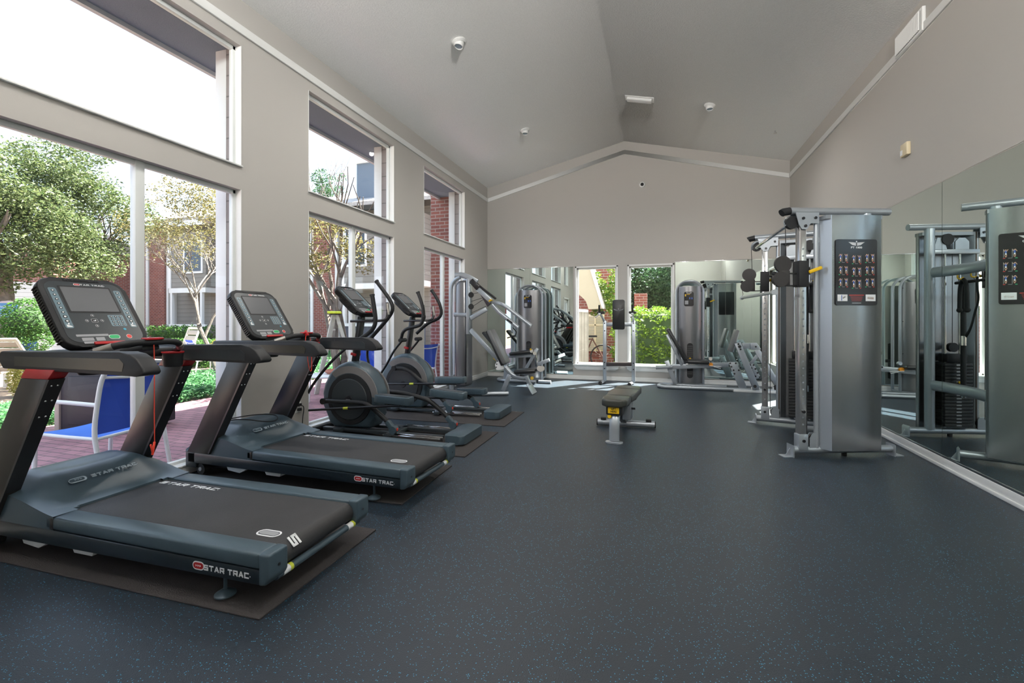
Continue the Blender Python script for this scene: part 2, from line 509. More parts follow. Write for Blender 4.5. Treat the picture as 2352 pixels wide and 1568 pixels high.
# roof with eaves outside
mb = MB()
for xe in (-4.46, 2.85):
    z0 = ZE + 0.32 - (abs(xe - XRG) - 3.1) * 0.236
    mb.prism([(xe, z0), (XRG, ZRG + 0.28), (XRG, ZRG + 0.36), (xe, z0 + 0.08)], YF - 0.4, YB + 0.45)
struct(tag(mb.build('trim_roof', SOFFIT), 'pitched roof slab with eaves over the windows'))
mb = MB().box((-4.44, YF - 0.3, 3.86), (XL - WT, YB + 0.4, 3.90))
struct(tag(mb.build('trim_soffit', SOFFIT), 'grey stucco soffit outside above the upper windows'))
mb = MB().box((-4.49, YF - 0.3, 3.82), (-4.44, YB + 0.4, 4.10))
struct(tag(mb.build('trim_fascia', mat('fascia', (0.5, 0.5, 0.52), 0.6)), 'pale fascia board along the eave'))

# trim band
TB, TT = 3.925, 4.005
def band(mb, x0, x1):
    z0 = TB + (4.70 - TB) * (1 - abs(x0 - XRG) / 3.025); z1 = TB + (4.70 - TB) * (1 - abs(x1 - XRG) / 3.025)
    mb.prism([(x0, z0), (x1, z1), (x1, z1 + .08), (x0, z0 + .08)], YB - 0.022, YB)
mb = MB(); band(mb, XL, XRG); band(mb, XRG, XR); struct(mb.build('trim_back', TRIM))
mb = MB(); band(mb, XL, XRG); band(mb, XRG, XR)
o = mb.build('trim_rear', TRIM); o.location.y = YF - YB + 0.022; struct(o)
struct(MB().box((XL, YF, TB), (XL + 0.022, YB, TT), 0.004).build('trim_left', TRIM))
struct(MB().box((XR - 0.022, YF, TB), (XR, YB, TT), 0.004).build('trim_right', TRIM))
# baseboards
def bb(mb, a, b):
    mb.box(a, b, 0.004)
mb = MB()
for a, b in ((YF, 0.05), (1.07, YB)): mb.box((XL, a, 0), (XL + 0.018, b, 0.062 if a > 1 else 0.10), 0.004)
for a, b in ((3.42, 4.21), (6.04, 6.87), (8.64, YB)): mb.box((XL, a, 0.06), (XL + 0.016, b, 0.10), 0.003)
struct(mb.build('baseboard_left', TRIM))
struct(MB().box((XL, YB - 0.018, 0), (XR, YB, 0.085), 0.004).box((XL, YB - 0.03, 0), (XR, YB, 0.03), 0.004).build('baseboard_back', TRIM))
struct(MB().box((XR - 0.018, YF, 0), (XR, YB, 0.088), 0.004).box((XR - 0.03, YF, 0), (XR, YB, 0.028), 0.004).build('baseboard_right', TRIM))
struct(MB().box((XL, YF, 0), (XR, YF + 0.018, 0.09), 0.004).build('baseboard_rear', TRIM))

# windows of the left wall, each one upper or lower unit
def left_window(n, y0, y1, z0, z1, mull, label):
    xf = XL - 0.085
    f = 0.035
    mb = MB()
    for a, b in (((xf - .025, y0, z0), (xf + .02, y1, z0 + f)), ((xf - .025, y0, z1 - f), (xf + .02, y1, z1)),
                 ((xf - .025, y0, z0), (xf + .02, y0 + f, z1)), ((xf - .025, y1 - f, z0), (xf + .02, y1, z1))):
        mb.box(a, b, 0.004)
    if mull:
        c = (y0 + y1) / 2 + 0.01
        mb.box((xf - .03, c - .034, z0), (xf + .03, c + .034, z1), 0.004)
    o = mb.build('window_%d' % n, WFRAME)
    struct(o); o['label'] = label
    MB().box((xf - .003, y0 + f, z0 + f), (xf, y1 - f, z1 - f)).build('pane', GLASS, o)
    mb = MB()                                          # white jamb lining
    mb.box((xf + .02, y0, z0), (XL + .003, y0 + .006, z1)).box((xf + .02, y1 - .006, z0), (XL + .003, y1, z1))
    mb.build('jamb', TRIM, o)
    MB().box((xf + .02, y0, z0 - .002), (XL + .025, y1, z0 + .012), 0.003).build('window_sill', TRIM, o)
nm = ['nearest', 'middle', 'farthest']
for i, (a, b) in enumerate(LW):
    left_window(1 + 2 * i, a, b, 0.07, 2.48, True, nm[i] + ' tall window of the left wall with a mullion')
    left_window(2 + 2 * i, a, b, 2.69, 3.82, False, nm[i] + ' upper window of the left wall under the eave')
left_window(7, 0.10, 1.02, 2.69, 3.82, False, 'upper window above the glazed door')
# glazed door behind the camera's left, seen only in the mirrors
d = struct(MB().box((XL - .07, .12, .01), (XL - .03, .24, 2.10), .004).box((XL - .07, .88, .01), (XL - .03, 1.0, 2.10), .004)
    .box((XL - .07, .12, .01), (XL - .03, 1.0, .24), .004).box((XL - .07, .12, 1.98), (XL - .03, 1.0, 2.10), .004)
    .box((XL - .065, .54, .2), (XL - .035, .58, 2.0)).build('door_1', TRIM))
MB().box((XL - .052, .22, .22), (XL - .048, .9, 2.0)).build('pane', GLASS, d)
MB().tube([(XL - .03, .93, 1.0), (XL + .03, .93, 1.0), (XL + .03, .83, 1.0)], .009).build('door_handle', CHROME, d)
struct(MB().box((XL, .03, 0), (XL + .02, .10, 2.19), .004).box((XL, 1.02, 0), (XL + .02, 1.09, 2.19), .004).box((XL, .03, 2.12), (XL + .02, 1.09, 2.19), .004).build('trim_1', TRIM))

# windows of the back wall with casing, stool and apron
for i, (a, b) in enumerate(BW):
    z0, z1 = 0.33, 2.37
    mb = MB(); y = YB + 0.05; f = 0.03
    for p, q in (((a, y, z0), (b, y + .05, z0 + f)), ((a, y, z1 - f), (b, y + .05, z1)), ((a, y, z0), (a + f, y + .05, z1)), ((b - f, y, z0), (b, y + .05, z1))):
        mb.box(p, q, 0.004)
    o = mb.build('window_%d' % (8 + i), WFRAME); struct(o)
    o['label'] = ['left window of the back wall looking at a white boarded stair', 'right window of the back wall looking at a green hedge'][i]
    MB().box((a + f, y + .02, z0 + f), (b - f, y + .024, z1 - f)).build('pane', GLASS, o)
    mb = MB()
    mb.box((a - .035, YB - .015, z0), (a, YB, z1 + .035), .004).box((b, YB - .015, z0), (b + .035, YB, z1 + .035), .004).box((a - .035, YB - .015, z1), (b + .035, YB, z1 + .035), .004)
    mb.box((a - .004, YB - .01, z0), (a + .004, YB + .05, z1)).box((b - .004, YB - .01, z0), (b + .004, YB + .05, z1))
    mb.build('casing', TRIM, o)
    MB().box((a - .07, YB - .06, z0 - .03), (b + .07, YB + .05, z0), .005).build('window_sill', TRIM, o)
    MB().prism([(a - .05, z0 - .03), (b + .05, z0 - .03), (b + .04, z0 - .08), (b - .02, z0 - .12), (a + .02, z0 - .12), (a - .04, z0 - .08)], YB - .02, YB, bev=.003).build('apron', TRIM, o)
# window of the right wall, hidden behind the cable machine, source of the floor light there
mb = MB(); f = .04; a, b, z0, z1 = RH[0]
for p, q in (((XR + .05, a, z0), (XR + .1, b, z0 + f)), ((XR + .05, a, z1 - f), (XR + .1, b, z1)), ((XR + .05, a, z0), (XR + .1, a + f, z1)), ((XR + .05, b - f, z0), (XR + .1, b, z1)), ((XR + .05, (a + b) / 2 - .03, z0), (XR + .1, (a + b) / 2 + .03, z1))):
    mb.box(p, q, .004)
o = struct(mb.build('window_10', WFRAME))
MB().box((XR + .07, a + f, z0 + f), (XR + .074, b - f, z1 - f)).build('pane', GLASS, o)
MB().box((XR - .012, a - .05, z0), (XR, a, z1 + .05), .003).box((XR - .012, b, z0), (XR, b + .05, z1 + .05), .003).box((XR - .012, a - .05, z1), (XR, b + .05, z1 + .05), .003).build('casing', TRIM, o)

# wall mirrors: each panel a thing
def mirror(a, b, label, grp):
    o = MB().box(a, b).build('wall_mirror', MIRROR, loc=a)
    tag(o, label, 'mirror', grp); return o
def channel(a, b, label):
    o = MB().box(a, b, .002).build('mirror_channel', CHROME, loc=a); tag(o, label, 'mirror trim'); return o
MZ0, MZ1 = 0.10, 2.40
bx = [(-3.715, -2.72, 'corner mirror panel of the back wall, next to the far left corner'), (-2.717, -1.765, 'back wall mirror panel between the corner panel and the left back window')]
for x0, x1, lb in bx: mirror((x0, YB - .008, MZ0), (x1, YB - .002, MZ1), lb, 'mirror panels on the back wall')
bx = [(0.30, 1.22, 'back wall mirror panel right of the hedge window, behind the leg press tower'), (1.223, 2.325, 'back wall mirror panel in the far right corner behind the cable machine')]
for x0, x1, lb in bx: mirror((x0, YB - .008, MZ0 + .01), (x1, YB - .002, MZ1 + .02), lb, 'mirror panels on the back wall')
channel((-3.715, YB - .016, MZ1), (-1.755, YB, MZ1 + .012), 'thin metal channel along the top of the left back mirrors')
channel((0.29, YB - .016, MZ1 + .02), (2.325, YB, MZ1 + .032), 'thin metal channel along the top of the right back mirrors')
seams = [8.10, 7.23, 6.09, 4.95, 3.81, 2.67, 1.53, 0.39, -0.34]
names = ['farthest right wall mirror panel beside the far window', 'right wall mirror panel behind the far tower of the cable machine',
    'right wall mirror panel behind the near tower of the cable machine', 'first full right wall mirror panel in front of the cable machine',
    'right wall mirror panel at the edge of the picture, third seam', 'right wall mirror panel beyond the picture edge',
    'right wall mirror panel beside the camera', 'last right wall mirror panel by the rear wall']
for i in range(8):
    mirror((XR - .008, seams[i + 1] + .0025, 0.108), (XR - .002, seams[i] - .0025, 2.455), names[i], 'mirror panels on the right wall')
channel((XR - .014, -0.34, .088), (XR, 8.10, .108), 'dark metal channel under the right wall mirrors')
channel((XR - .010, -0.34, 2.455), (XR, 8.10, 2.468), 'thin metal edge above the right wall mirrors')

# pilasters outside between the windows: clapboard with white corner boards
for i, (a, b) in enumerate(((-0.3, .06), (1.06, 1.62), (3.43, 4.20), (6.05, 6.86), (8.65, 9.0))):
    x1 = XL - WT
    o = struct(MB().box((x1 - .125, a, -.1), (x1, b, 3.86)).build('wall_outside_%d' % (i + 1), SIDINGG))
    MB().box((x1 - .25, a - .004, -.1), (x1 - .12, b + .004, 3.86), .003).build('corner_board', TRIM, o)
# mid beam outside
struct(tag(MB().box((XL - WT - .02, YF, 2.48), (XL - WT, 9.0, 2.69)).build('trim_beam', TRIM), 'horizontal board between lower and upper windows'))

# ============================================================ ceiling and wall fittings
def spot(p, label, aim, power):
    k = (ZRG - ZE) / (XR - XRG)
    n = Vector((k if p[0] < XRG else -k, 0, -1)).normalized()      # points down into the room
    n = Vector((-n.x, 0, n.z)) if False else n
    p = Vector((p[0], p[1], zc(p[0])))
    t = thing('ceiling_spotlight', label, 'ceiling light', p, 0, 'round eyeball ceiling lights', world=True)
    q = n.to_track_quat('Z', 'Y').to_matrix().to_4x4(); q.translation = p
    MB().lathe([(.082, 0), (.088, .012), (.07, .03), (.06, .034), (.055, .02), (.0545, .0)], M=q).build('trim_ring', TRIM, t)
    a = Vector(aim).normalized(); qa = a.to_track_quat('Z', 'Y').to_matrix().to_4x4(); qa.translation = p + n * .012
    MB().lathe([(.058, 0), (.058, .045), (.050, .062), (.046, .060), (.046, .05)], M=qa).build('eyeball', TRIM, t)
    MB().lathe([(.045, .048), (.04, .053), (.01, .055)], M=qa).build('lens', LENS, t)
    if power:
        l = bpy.data.lights.new('spotlight_bulb', 'SPOT'); l.energy = power; l.spot_size = 2.5; l.spot_blend = 1.0; l.shadow_soft_size = .04; l.color = (1, .96, .9)
        lo = bpy.data.objects.new('spotlight_bulb', l); COL.objects.link(lo); lo.parent = t
        lo.location = n * .012 + a * .075; lo.rotation_euler = a.to_track_quat('-Z', 'Y').to_euler()
    return t
spot((-2.28, 5.11), 'white eyeball ceiling light over the treadmills, nearest of the three', (-.1, -.2, -1), LAMP_W)
spot((-2.25, 7.86), 'white eyeball ceiling light on the left slope nearer the back wall', (0, -.1, -1), LAMP_W)
spot((0.75, 7.87), 'white eyeball ceiling light on the right slope', (0, -.1, -1), LAMP_W)
spot((0.75, 2.3), 'white eyeball ceiling light added as unseen fill on the right slope above the camera', (0, -.1, -1), LAMP_W)  # added lamp, out of view, to brighten the room
spot((-2.28, 1.6), 'white eyeball ceiling light added as unseen fill on the left slope above the camera', (0, -.1, -1), LAMP_W)  # second added lamp above the camera, also fill
# two made-up uplights behind the camera, added to fill the ceiling with light
for i, x in enumerate((-2.2, 1.5)):
    t = thing('fill_uplight', ['left', 'right'][i] + ' half-round white uplight added as unseen ceiling fill high on the rear wall behind the camera', 'added fill lamp', (x, YF, 3.98), 0, 'added fill uplights on the rear wall', world=True)
    MB().lathe([(.03, -.09), (.09, -.05), (.13, .03), (.135, .06), (.125, .06), (.08, -.03)], (x, YF + .14, 3.98)).build('bowl', TRIM, t)
    MB().box((x - .03, YF, 3.92), (x + .03, YF + .06, 4.0), .005).build('bracket', TRIM, t)
    l = bpy.data.lights.new('fill_bulb', 'SPOT'); l.energy = FILL_W; l.spot_size = 2.75; l.spot_blend = 1.0; l.shadow_soft_size = .22; l.color = (1, .97, .93)
    lo = bpy.data.objects.new('fill_bulb', l); COL.objects.link(lo); lo.parent = t
    lo.location = (0, .14, .05); lo.rotation_euler = Vector((0, .9, .43)).to_track_quat('-Z', 'Y').to_euler()
# rectangular ceiling fixture on the right slope
k = (ZRG - ZE) / (XR - XRG)
p = Vector((-0.31, 7.87, zc(-0.31)))
M = frame(p, (1, 0, -k), (0, 1, 0))
t = thing('ceiling_panel', 'small white rectangular box fixture near the ridge of the ceiling', 'ceiling fixture', p, world=True)
MB().box((-.235, -.09, -.012), (.235, .09, 0), .004, M=M).build('flange', TRIM, t)
MB().box((-.20, -.06, -.05), (.20, .06, -.01), .012, M=M).build('cover', TRIM, t)
M = Matrix.Translation((1.81, 8.6, zc(1.81)))
o = MB().cyl((1.81, 8.6, zc(1.81) - .035), (1.81, 8.6, zc(1.81) + .01), .012).cyl((1.81, 8.6, zc(1.81) - .04), (1.81, 8.6, zc(1.81) - .035), .025).build('sprinkler_head', CHROME, loc=(1.81, 8.6, zc(1.81)))
tag(o, 'tiny sprinkler head on the right slope of the ceiling', 'sprinkler')
# air vent on the right wall
t = thing('air_vent', 'white louvred air vent high on the right wall interrupting the trim band', 'vent', (XR, 5.48, 4.03), world=True)
MB().box((XR - .03, 5.22, 3.93), (XR - .0, 5.735, 4.155), .006).build('frame', TRIM, t)
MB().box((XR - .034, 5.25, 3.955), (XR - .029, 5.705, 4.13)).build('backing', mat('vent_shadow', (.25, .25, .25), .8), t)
for i in range(17):
    y = 5.262 + i * .0272
    MB().obox((XR - .038, y, 3.955), (XR - .038, y, 4.13), .016, .004, up=(1, .8, 0)).build('slat', TRIM, t)
# thermostat / sensor
t = thing('wall_sensor', 'small cream plastic sensor box on the right wall above the mirror', 'sensor', (XR, 5.55, 2.94), world=True)
MB().box((XR - .035, 5.49, 2.885), (XR, 5.62, 3.01), .006).build('housing', CREAMP, t)
MB().box((XR - .038, 5.575, 2.90), (XR - .034, 5.612, 2.95)).build('label_plate', WHITE, t)
# dome camera on the back wall
t = thing('security_camera', 'small round white camera with a black eye high on the back wall', 'camera', (-.34, YB, 4.03), world=True)
q = Vector((0, -1, 0)).to_track_quat('Z', 'Y').to_matrix().to_4x4(); q.translation = (-.34, YB, 4.03)
MB().lathe([(.062, 0), (.062, .02), (.05, .035), (.038, .036)], M=q).build('housing', TRIM, t)
MB().sph((-.34, YB - .036, 4.03), .034).build('lens', BLACK, t)
# red notice stuck to the mullion of the farthest window (seen in the mirror)
o = MB().box((XL - .052, 8.36, 1.42), (XL - .049, 8.56, 1.62)).box((XL - .049, 8.375, 1.50), (XL - .0485, 8.545, 1.53)).build('red_notice', [PRED], loc=(XL - .05, 8.46, 1.52))
tag(o, 'small red notice on the glass of the farthest left window', 'sign')
# wall outlet and charger cord between treadmill and cross trainer
t = thing('wall_outlet', 'white wall outlet with black plugs low on the left wall behind the far treadmill', 'outlet', (XL, 4.09, .33), world=True)
MB().box((XL, 4.05, .27), (XL + .008, 4.13, .39), .003).build('plate', TRIM, t)
MB().box((XL + .008, 4.07, .29), (XL + .04, 4.11, .32), .004).build('plug', BLACK, t)
MB().box((XL + .008, 4.07, .34), (XL + .04, 4.11, .37), .004).build('plug', BLACK, t)
MB().tube([(XL + .04, 4.09, .35), (XL + .09, 4.09, .34), (XL + .07, 4.08, .2), (XL + .1, 4.05, .05), (XL + .12, 3.95, .01)], .005, smooth=2).build('cord', BLACK, t)
# ============================================================ treadmills
GLY = {'S': [[(1, 1), (0, 1), (0, .5), (1, .5), (1, 0), (0, 0)]], 'T': [[(0, 1), (1, 1)], [(.5, 1), (.5, 0)]],
       'A': [[(0, 0), (.45, 1), (.55, 1), (1, 0)], [(.2, .28), (.95, .28)]], 'R': [[(0, 0), (0, 1), (1, 1), (1, .42), (0, .42)], [(.62, .42), (1, 0)]],
       'C': [[(1, 1), (0, 1), (0, 0), (1, 0)]]}
def wide_text(name, body, h, M, m, parent, w=1.0, st=.23, sh=0.0, dot=True, d=.0008):
    """broad square lettering of flat strokes, centred on M"""
    adv = h * w * 1.22; tot = adv * sum(1 if c != ' ' else .45 for c in body)
    mb = MB(); x = -tot / 2; k = h * st / 2
    for c in body:
        if c == ' ': x += adv * .45; continue
        for line in GLY[c]:
            P = [(x + k + px * (h * w - 2 * k) + sh * py * h, -h / 2 + k + py * (h - 2 * k)) for px, py in line]
            for (ax, ay), (bx, by) in zip(P, P[1:]):
                dx, dy = bx - ax, by - ay; ln = math.hypot(dx, dy); dx /= ln; dy /= ln
                ax -= dx * k * .9; ay -= dy * k * .9; bx += dx * k * .9; by += dy * k * .9
                mb.prism([(ax - dy * k, ay + dx * k), (ax + dy * k, ay - dx * k), (bx + dy * k, by - dx * k), (bx - dy * k, by + dx * k)], 0, d, 'Z', M=M)
        x += adv
    if dot: mb.cyl(M @ Vector((x + h * .05, -h * .1, 0)), M @ Vector((x + h * .05, -h * .1, d)), h * .09, seg=8)
    return mb.build(name, m, parent)
def logo_pill(M, w, h, m_fill, m_line, parent, name='logo'):
    a = MB(); pill(a, M, w, h, .0008); o = a.build(name + '_border', m_line, parent)
    b = MB(); pill(b, M @ Matrix.Translation((0, 0, .0006)), w * .86, h * .72, .0008); b.build(name + '_field', m_fill, parent)
    c = MB()
    for k in (-1, 0, 1):
        x = k * w * .17; q = h * .13
        c.prism([(x - q * .7, -q), (x + q, 0), (x - q * .7, q)], .0012, .0018, 'Z', M=M)
    c.build(name + '_arrows', m_line, parent)

def console_face(t, M, w, h, kind):
    """printed face and keys of the console in frame M: x right, y up, z towards the user"""
    Z = Matrix.Translation((0, 0, .0))
    def plate(name, x, y, pw, ph, r, z, d, m, par=None):
        a = MB().prism([(x + px, y + py) for px, py in rrect(pw, ph, r)], z, z + d, 'Z', M=M, bev=0)
        return a.build(name, m, par or t)
    body = MB().prism(rrect(w, h, .075), -.055, 0, 'Z', M=M, bev=.018, seg=3)
    body.prism(rrect(w * .74, h * .66, .06), -.10, -.05, 'Z', M=M, bev=.02, seg=2)
    con = body.build('console', BLACK, t)
    plate('face_plate', 0, 0, w * .88, h * .88, .055, 0, .0015, GUND, con)
    plate('screen_bezel', 0, h * .18, w * .60, h * .40, .008, .0015, .001, BLACK, con)
    plate('screen', 0, h * .18, w * .56, h * .36, .004, .0025, .001, SCREEN, con)
    for s in (-1, 1):
        st = plate('button_strip', s * w * .37, h * .05, w * .085, h * .58, .01, .0015, .001, STRIP, con)
        b1 = MB(); b2 = MB()
        for k in range(8):
            y = h * .30 - k * h * .063; r = h * (.012 if k < 6 else .016)
            c = M @ Vector((s * w * .37, y, .0025)); n = (M.to_3x3() @ Vector((0, 0, 1)))
            b1.cyl(c, c + n * .0012, r * 1.35, seg=12); b2.cyl(c, c + n * .0018, r * .75, seg=10)
        b1.build('button_ring', BLACK, con); b2.build('button', WHITE if s else WHITE, con)
        # small runner / slope pictogram under the strip
        pg = MB()
        x0 = s * w * .37; y0 = -h * .20
        pg.prism([(x0 - .012, y0 - .012), (x0 + .013, y0 - .012), (x0 + .013, y0 - .007), (x0 - .012, y0 + .006)], .0026, .0032, 'Z', M=M)
        pg.prism([(x0 - .004, y0 + .004), (x0 + .003, y0 + .005), (x0 + .006, y0 + .014), (x0, y0 + .018)], .0026, .0032, 'Z', M=M)
        pg.build('pictogram', WHITE, con)
    kp = plate('keypad', w * .20, -h * .135, w * .19, h * .17, .008, .0015, .001, STRIP, con)
    a = MB(); b = MB()
    n = (M.to_3x3() @ Vector((0, 0, 1)))
    for r in range(4):
        for c in range(3):
            q = M @ Vector((w * .20 + (c - 1) * w * .055, -h * .075 - r * h * .04, .0025))
            a.cyl(q, q + n * .001, h * .0135, seg=10); b.cyl(q, q + n * .0016, h * .006, seg=8)
    a.build('key', BLACK, con); b.build('key_number', WHITE, con)
    a = MB(); b = MB()
    for dx, dy in ((0, .075), (0, -.075), (-.075, 0), (.075, 0)):
        q = M @ Vector((-w * .07 + dx * w * 1.15, -h * .135 + dy * h, .0015))
        a.cyl(q, q + n * .0012, h * .019, seg=14); b.cyl(q, q + n * .0018, h * .013, seg=12)
    a.prism([(px - w * .07, py - h * .135) for px, py in rrect(h * .07, h * .055, .006)], .0015, .0025, 'Z', M=M)
    a.build('cursor_key_ring', GREYP, con)
    b.prism([(px - w * .07, py - h * .135) for px, py in rrect(h * .058, h * .043, .005)], .0026, .003, 'Z', M=M)
    b.build('cursor_key', BLACK, con)
    a = MB()
    for dx, dy in ((0, .075), (0, -.075), (-.075, 0), (.075, 0)):
        q = M @ Vector((-w * .07 + dx * w * 1.15, -h * .135 + dy * h, .003)); a.cyl(q, q + n * .0006, h * .006, seg=8)
    a.prism([(-w * .07 - .008, -h * .135 - .004), (-w * .07 + .007, -h * .135 - .004), (-w * .07 + .007, -h * .135 + .005), (-w * .07 + .002, -h * .135 + .005), (-w * .07 + .002, -h * .135), (-w * .07 - .008, -h * .135)], .003, .0035, 'Z', M=M)
    a.build('cursor_mark', WHITE, con)
    q = M @ Vector((w * .24, -h * .265, .0015)); MB().cyl(q, q + n * .0015, h * .017, seg=14).build('blue_key', BLUEB, con)
    # instruction print, start and stop keys
    a = MB()
    a.prism([(px - w * .17, py - h * .345) for px, py in rrect(w * .36, h * .03, .003)], .0015, .002, 'Z', M=M)
    for i, (x, y, ww, hh) in enumerate(((-.24, -.40, .13, .045), (-.10, -.40, .10, .05), (-.23, -.445, .14, .03), (-.09, -.445, .14, .016))):
        a.prism([(px + w * x, py + h * y) for px, py in rrect(w * ww, h * hh, .002)], .0015, .002, 'Z', M=M)
    a.build('instruction_print', GREYP, con)
    gm = M @ Matrix.Translation((w * .07, -h * .375, .0015))
    a = MB(); pill(a, gm, w * .135, h * .062, .0012); a.build('key_ring', WHITE, con)
    a = MB(); pill(a, gm @ Matrix.Translation((0, 0, .001)), w * .12, h * .05, .0012); a.build('start_key', GREEN, con)
    q = M @ Vector((w * .25, -h * .375, .0015))
    MB().cyl(q, q + n * .0012, h * .032, seg=18).build('key_ring', WHITE, con)
    MB().cyl(q, q + n * .002, h * .027, seg=18).build('stop_key', PRED, con)
    MB().box((-w * .20, -h * .485, .0), (w * .16, -h * .445, .012), .004, M=M).build('red_trim', RED, con)
    lm = M @ Matrix.Translation((-w * .075, h * .405, .0015))
    logo_pill(lm, w * .075, h * .03, RED, WHITE, con)
    wide_text('logo_text', 'STAR TRAC', h * .022, M @ Matrix.Translation((w * .085, h * .405, .0018)), WHITE, con, w=1.35)
    a = MB()
    for k in range(26):
        x = (-.5 + k / 25) * w * .40
        a.box((x - .0025, h * .455, .0005), (x + .0012, h * .478, .003), M=M)
    a.build('vent_slots', BLACK if kind else BLACKM, con)
    for s in (-1, 1):                                   # fins along the back shell
        a = MB()
        for k in range(22):
            y = -h * .40 + k * h * .036
            a.box((s * w * .49 - .010, y, -.050), (s * w * .49 + .010, y + .006, -.012), M=M)
        a.build('side_fins', BRONZE, con)
    return con

def make_treadmill():
    t = thing('treadmill', 'x', 'treadmill', (0, 0, 0))
    HB = .365
    # dark side panels and upper foot rails
    for s in (1, -1):
        y0, y1 = (.255, HB) if s > 0 else (-HB, -.255)
        MB().prism([(.05, .115), (2.05, .100), (2.05, .185), (.05, .182)], y0, y1, bev=.008).build('side_panel', NAVY, t)
        MB().prism([(.055, .182), (1.42, .185), (1.42, .25), (.055, .25)], y0, y1 + (0 if s > 0 else 0), bev=.012, seg=3).build('foot_rail', GUN, t)
        ec = MB().prism([(0, .15), (.02, .118), (.058, .112), (.058, .252), (.0, .252)], y0 - (.0 if s > 0 else .002), y1 + (.002 if s > 0 else .0), bev=.01, seg=3).build('end_cap', GUN, t)
        MB().cyl((-.002, (y0 + y1) / 2, .19), (.004, (y0 + y1) / 2, .19), .007, seg=12).build('screw', BLACKM, ec)
        MB().box((1.36, y0 - .001 if s < 0 else y1 - .004, .186), (1.385, y0 + .004 if s < 0 else y1 + .001, .245), .001).build('joint_plate', BRONZE, t)
    Ms = frame((.265, HB + .0005, .150), (-1, 0, 0), (0, 0, 1))
    lg = MB().box((.44, HB - .002, .12), (.445, HB + .0002, .13)).build('side_logo', NAVY, t)
    logo_pill(Ms @ Matrix.Translation((-.128, .002, 0)), .068, .038, RED, WHITE, lg)
    wide_text('side_logo_text', 'STAR TRAC', .025, Ms @ Matrix.Translation((.034, 0, .001)), WHITE, lg)
    # running belt, rounded over the rear roller
    pr = [(1.46, .238)]
    R = .052
    for k in range(9):
        a = PI / 2 + PI * k / 8; pr.append((.075 + R * math.cos(a), .186 + R * math.sin(a)))
    pr += [(1.46, .134)]
    bl = MB().prism(pr, -.252, .252, ang if False else 'Y').build('running_belt', BELT, t)
    Mt = frame((1.16, -.205, .2385), (-1, 0, 0), (0, -1, 0))
    wide_text('belt_text', 'STAR TRAC', .034, Mt, WHITE, bl, w=1.3, sh=.3)
    Mp = frame((.19, .17, .2385), (-1, 0, .0), (0, -1, 0))
    a = MB(); pill(a, Mp, .13, .062, .0006); a.build('belt_badge', WHITE, bl)
    a = MB(); pill(a, Mp @ Matrix.Translation((0, 0, .0004)), .112, .044, .0006); a.build('belt_badge_line', BLACK, bl)
    a = MB(); pill(a, Mp @ Matrix.Translation((0, 0, .0008)), .104, .036, .0006); a.build('belt_badge_field', GREYP, bl)
    wide_text('belt_letter', 'S', .052, frame((.036, .175, .2235), (-.72, 0, -.69), (0, -1, 0)), WHITE, bl, w=1.05, dot=False, d=.003)
    # rear cross tube with warning labels
    MB().cyl((.03, -.30, .125), (.03, .30, .125), .017).build('rear_tube', GUN, t)
    for y in (.235, -.23):
        a = MB().cyl((.03, y - .03, .125), (.03, y + .03, .125), .0176).build('warning_label', WHITE, t)
        MB().cyl((.03, y - .03, .125), (.03, y - .012, .125), .018).build('label_mark', mat('label_yellow_green', (.55, .60, .05), .5), a)
    # motor hood as a height field
    nx, ny = 34, 26
    def hz(x, y):
        ay = abs(y)
        core = .25 + .158 * sstep(1.42, 1.66, x) * (1 - .42 * sstep(1.80, 2.08, x))
        side = .250 + .075 * sstep(1.30, 1.75, x) * (1 - .9 * sstep(1.86, 2.0, x)) - .055 * sstep(1.86, 1.98, x)
        dish = -.012 * sstep(.30, .05, ay) * sstep(1.5, 1.6, x) * (1 - sstep(1.7, 1.8, x))
        b = sstep(.375, .19, ay)
        return side + (core - side) * b + dish
    mb = MB(); V = {}
    for i in range(nx + 1):
        x = 1.36 + (2.07 - 1.36) * i / nx
        for j in range(ny + 1):
            y = -HB + 2 * HB * j / ny
            V[i, j] = mb.bm.verts.new((x, y, hz(x, y)))
    def cut(i, j):
        x = 1.36 + (2.07 - 1.36) * (i + .5) / nx; y = -HB + 2 * HB * (j + .5) / ny
        return abs(y) < .252 and x < 1.43 + .03 * sstep(.17, .25, abs(y)) * -1
    for i in range(nx):
        for j in range(ny):
            if not cut(i, j): mb.bm.faces.new((V[i, j], V[i + 1, j], V[i + 1, j + 1], V[i, j + 1]))
    B = {}
    def drop(k):
        if k not in B:
            v = V[k]; B[k] = mb.bm.verts.new((v.co.x, v.co.y, .184))
        return B[k]
    for i in range(nx):
        for j in (0, ny):
            mb.bm.faces.new((V[i, j], V[i + 1, j], drop((i + 1, j)), drop((i, j))))
    for j in range(ny):
        mb.bm.faces.new((V[nx, j], V[nx, j + 1], drop((nx, j + 1)), drop((nx, j))))
    lip = [(i, j) for i in range(nx) for j in range(ny) if cut(i, j)]
    S = set(lip)
    for i, j in lip:
        if (i + 1, j) not in S:
            mb.bm.faces.new((V[i + 1, j], V[i + 1, j + 1], drop((i + 1, j + 1)), drop((i + 1, j))))
    for v in [v for v in mb.bm.verts if not v.link_faces]: mb.bm.verts.remove(v)
    hood = mb.build('motor_hood', GUN, t, ang=1.2)
    mb = MB()
    mb.tube([(1.425, -.245, .246), (1.436, -.22, .247), (1.436, .22, .247), (1.425, .245, .246)], .004, seg=6)
    mb.build('hood_lip', BLACK, t)
    sl = Vector((.24, 0, .175)).normalized()
    Mh = frame((1.545, .02, .352), (0, -1, 0), sl)
    wide_text('hood_text', 'STAR TRAC', .021, Mh @ Matrix.Translation((.06, 0, .002)), mat('pale_blue_print', (.42, .50, .56), .4), hood, w=1.15, d=.004)
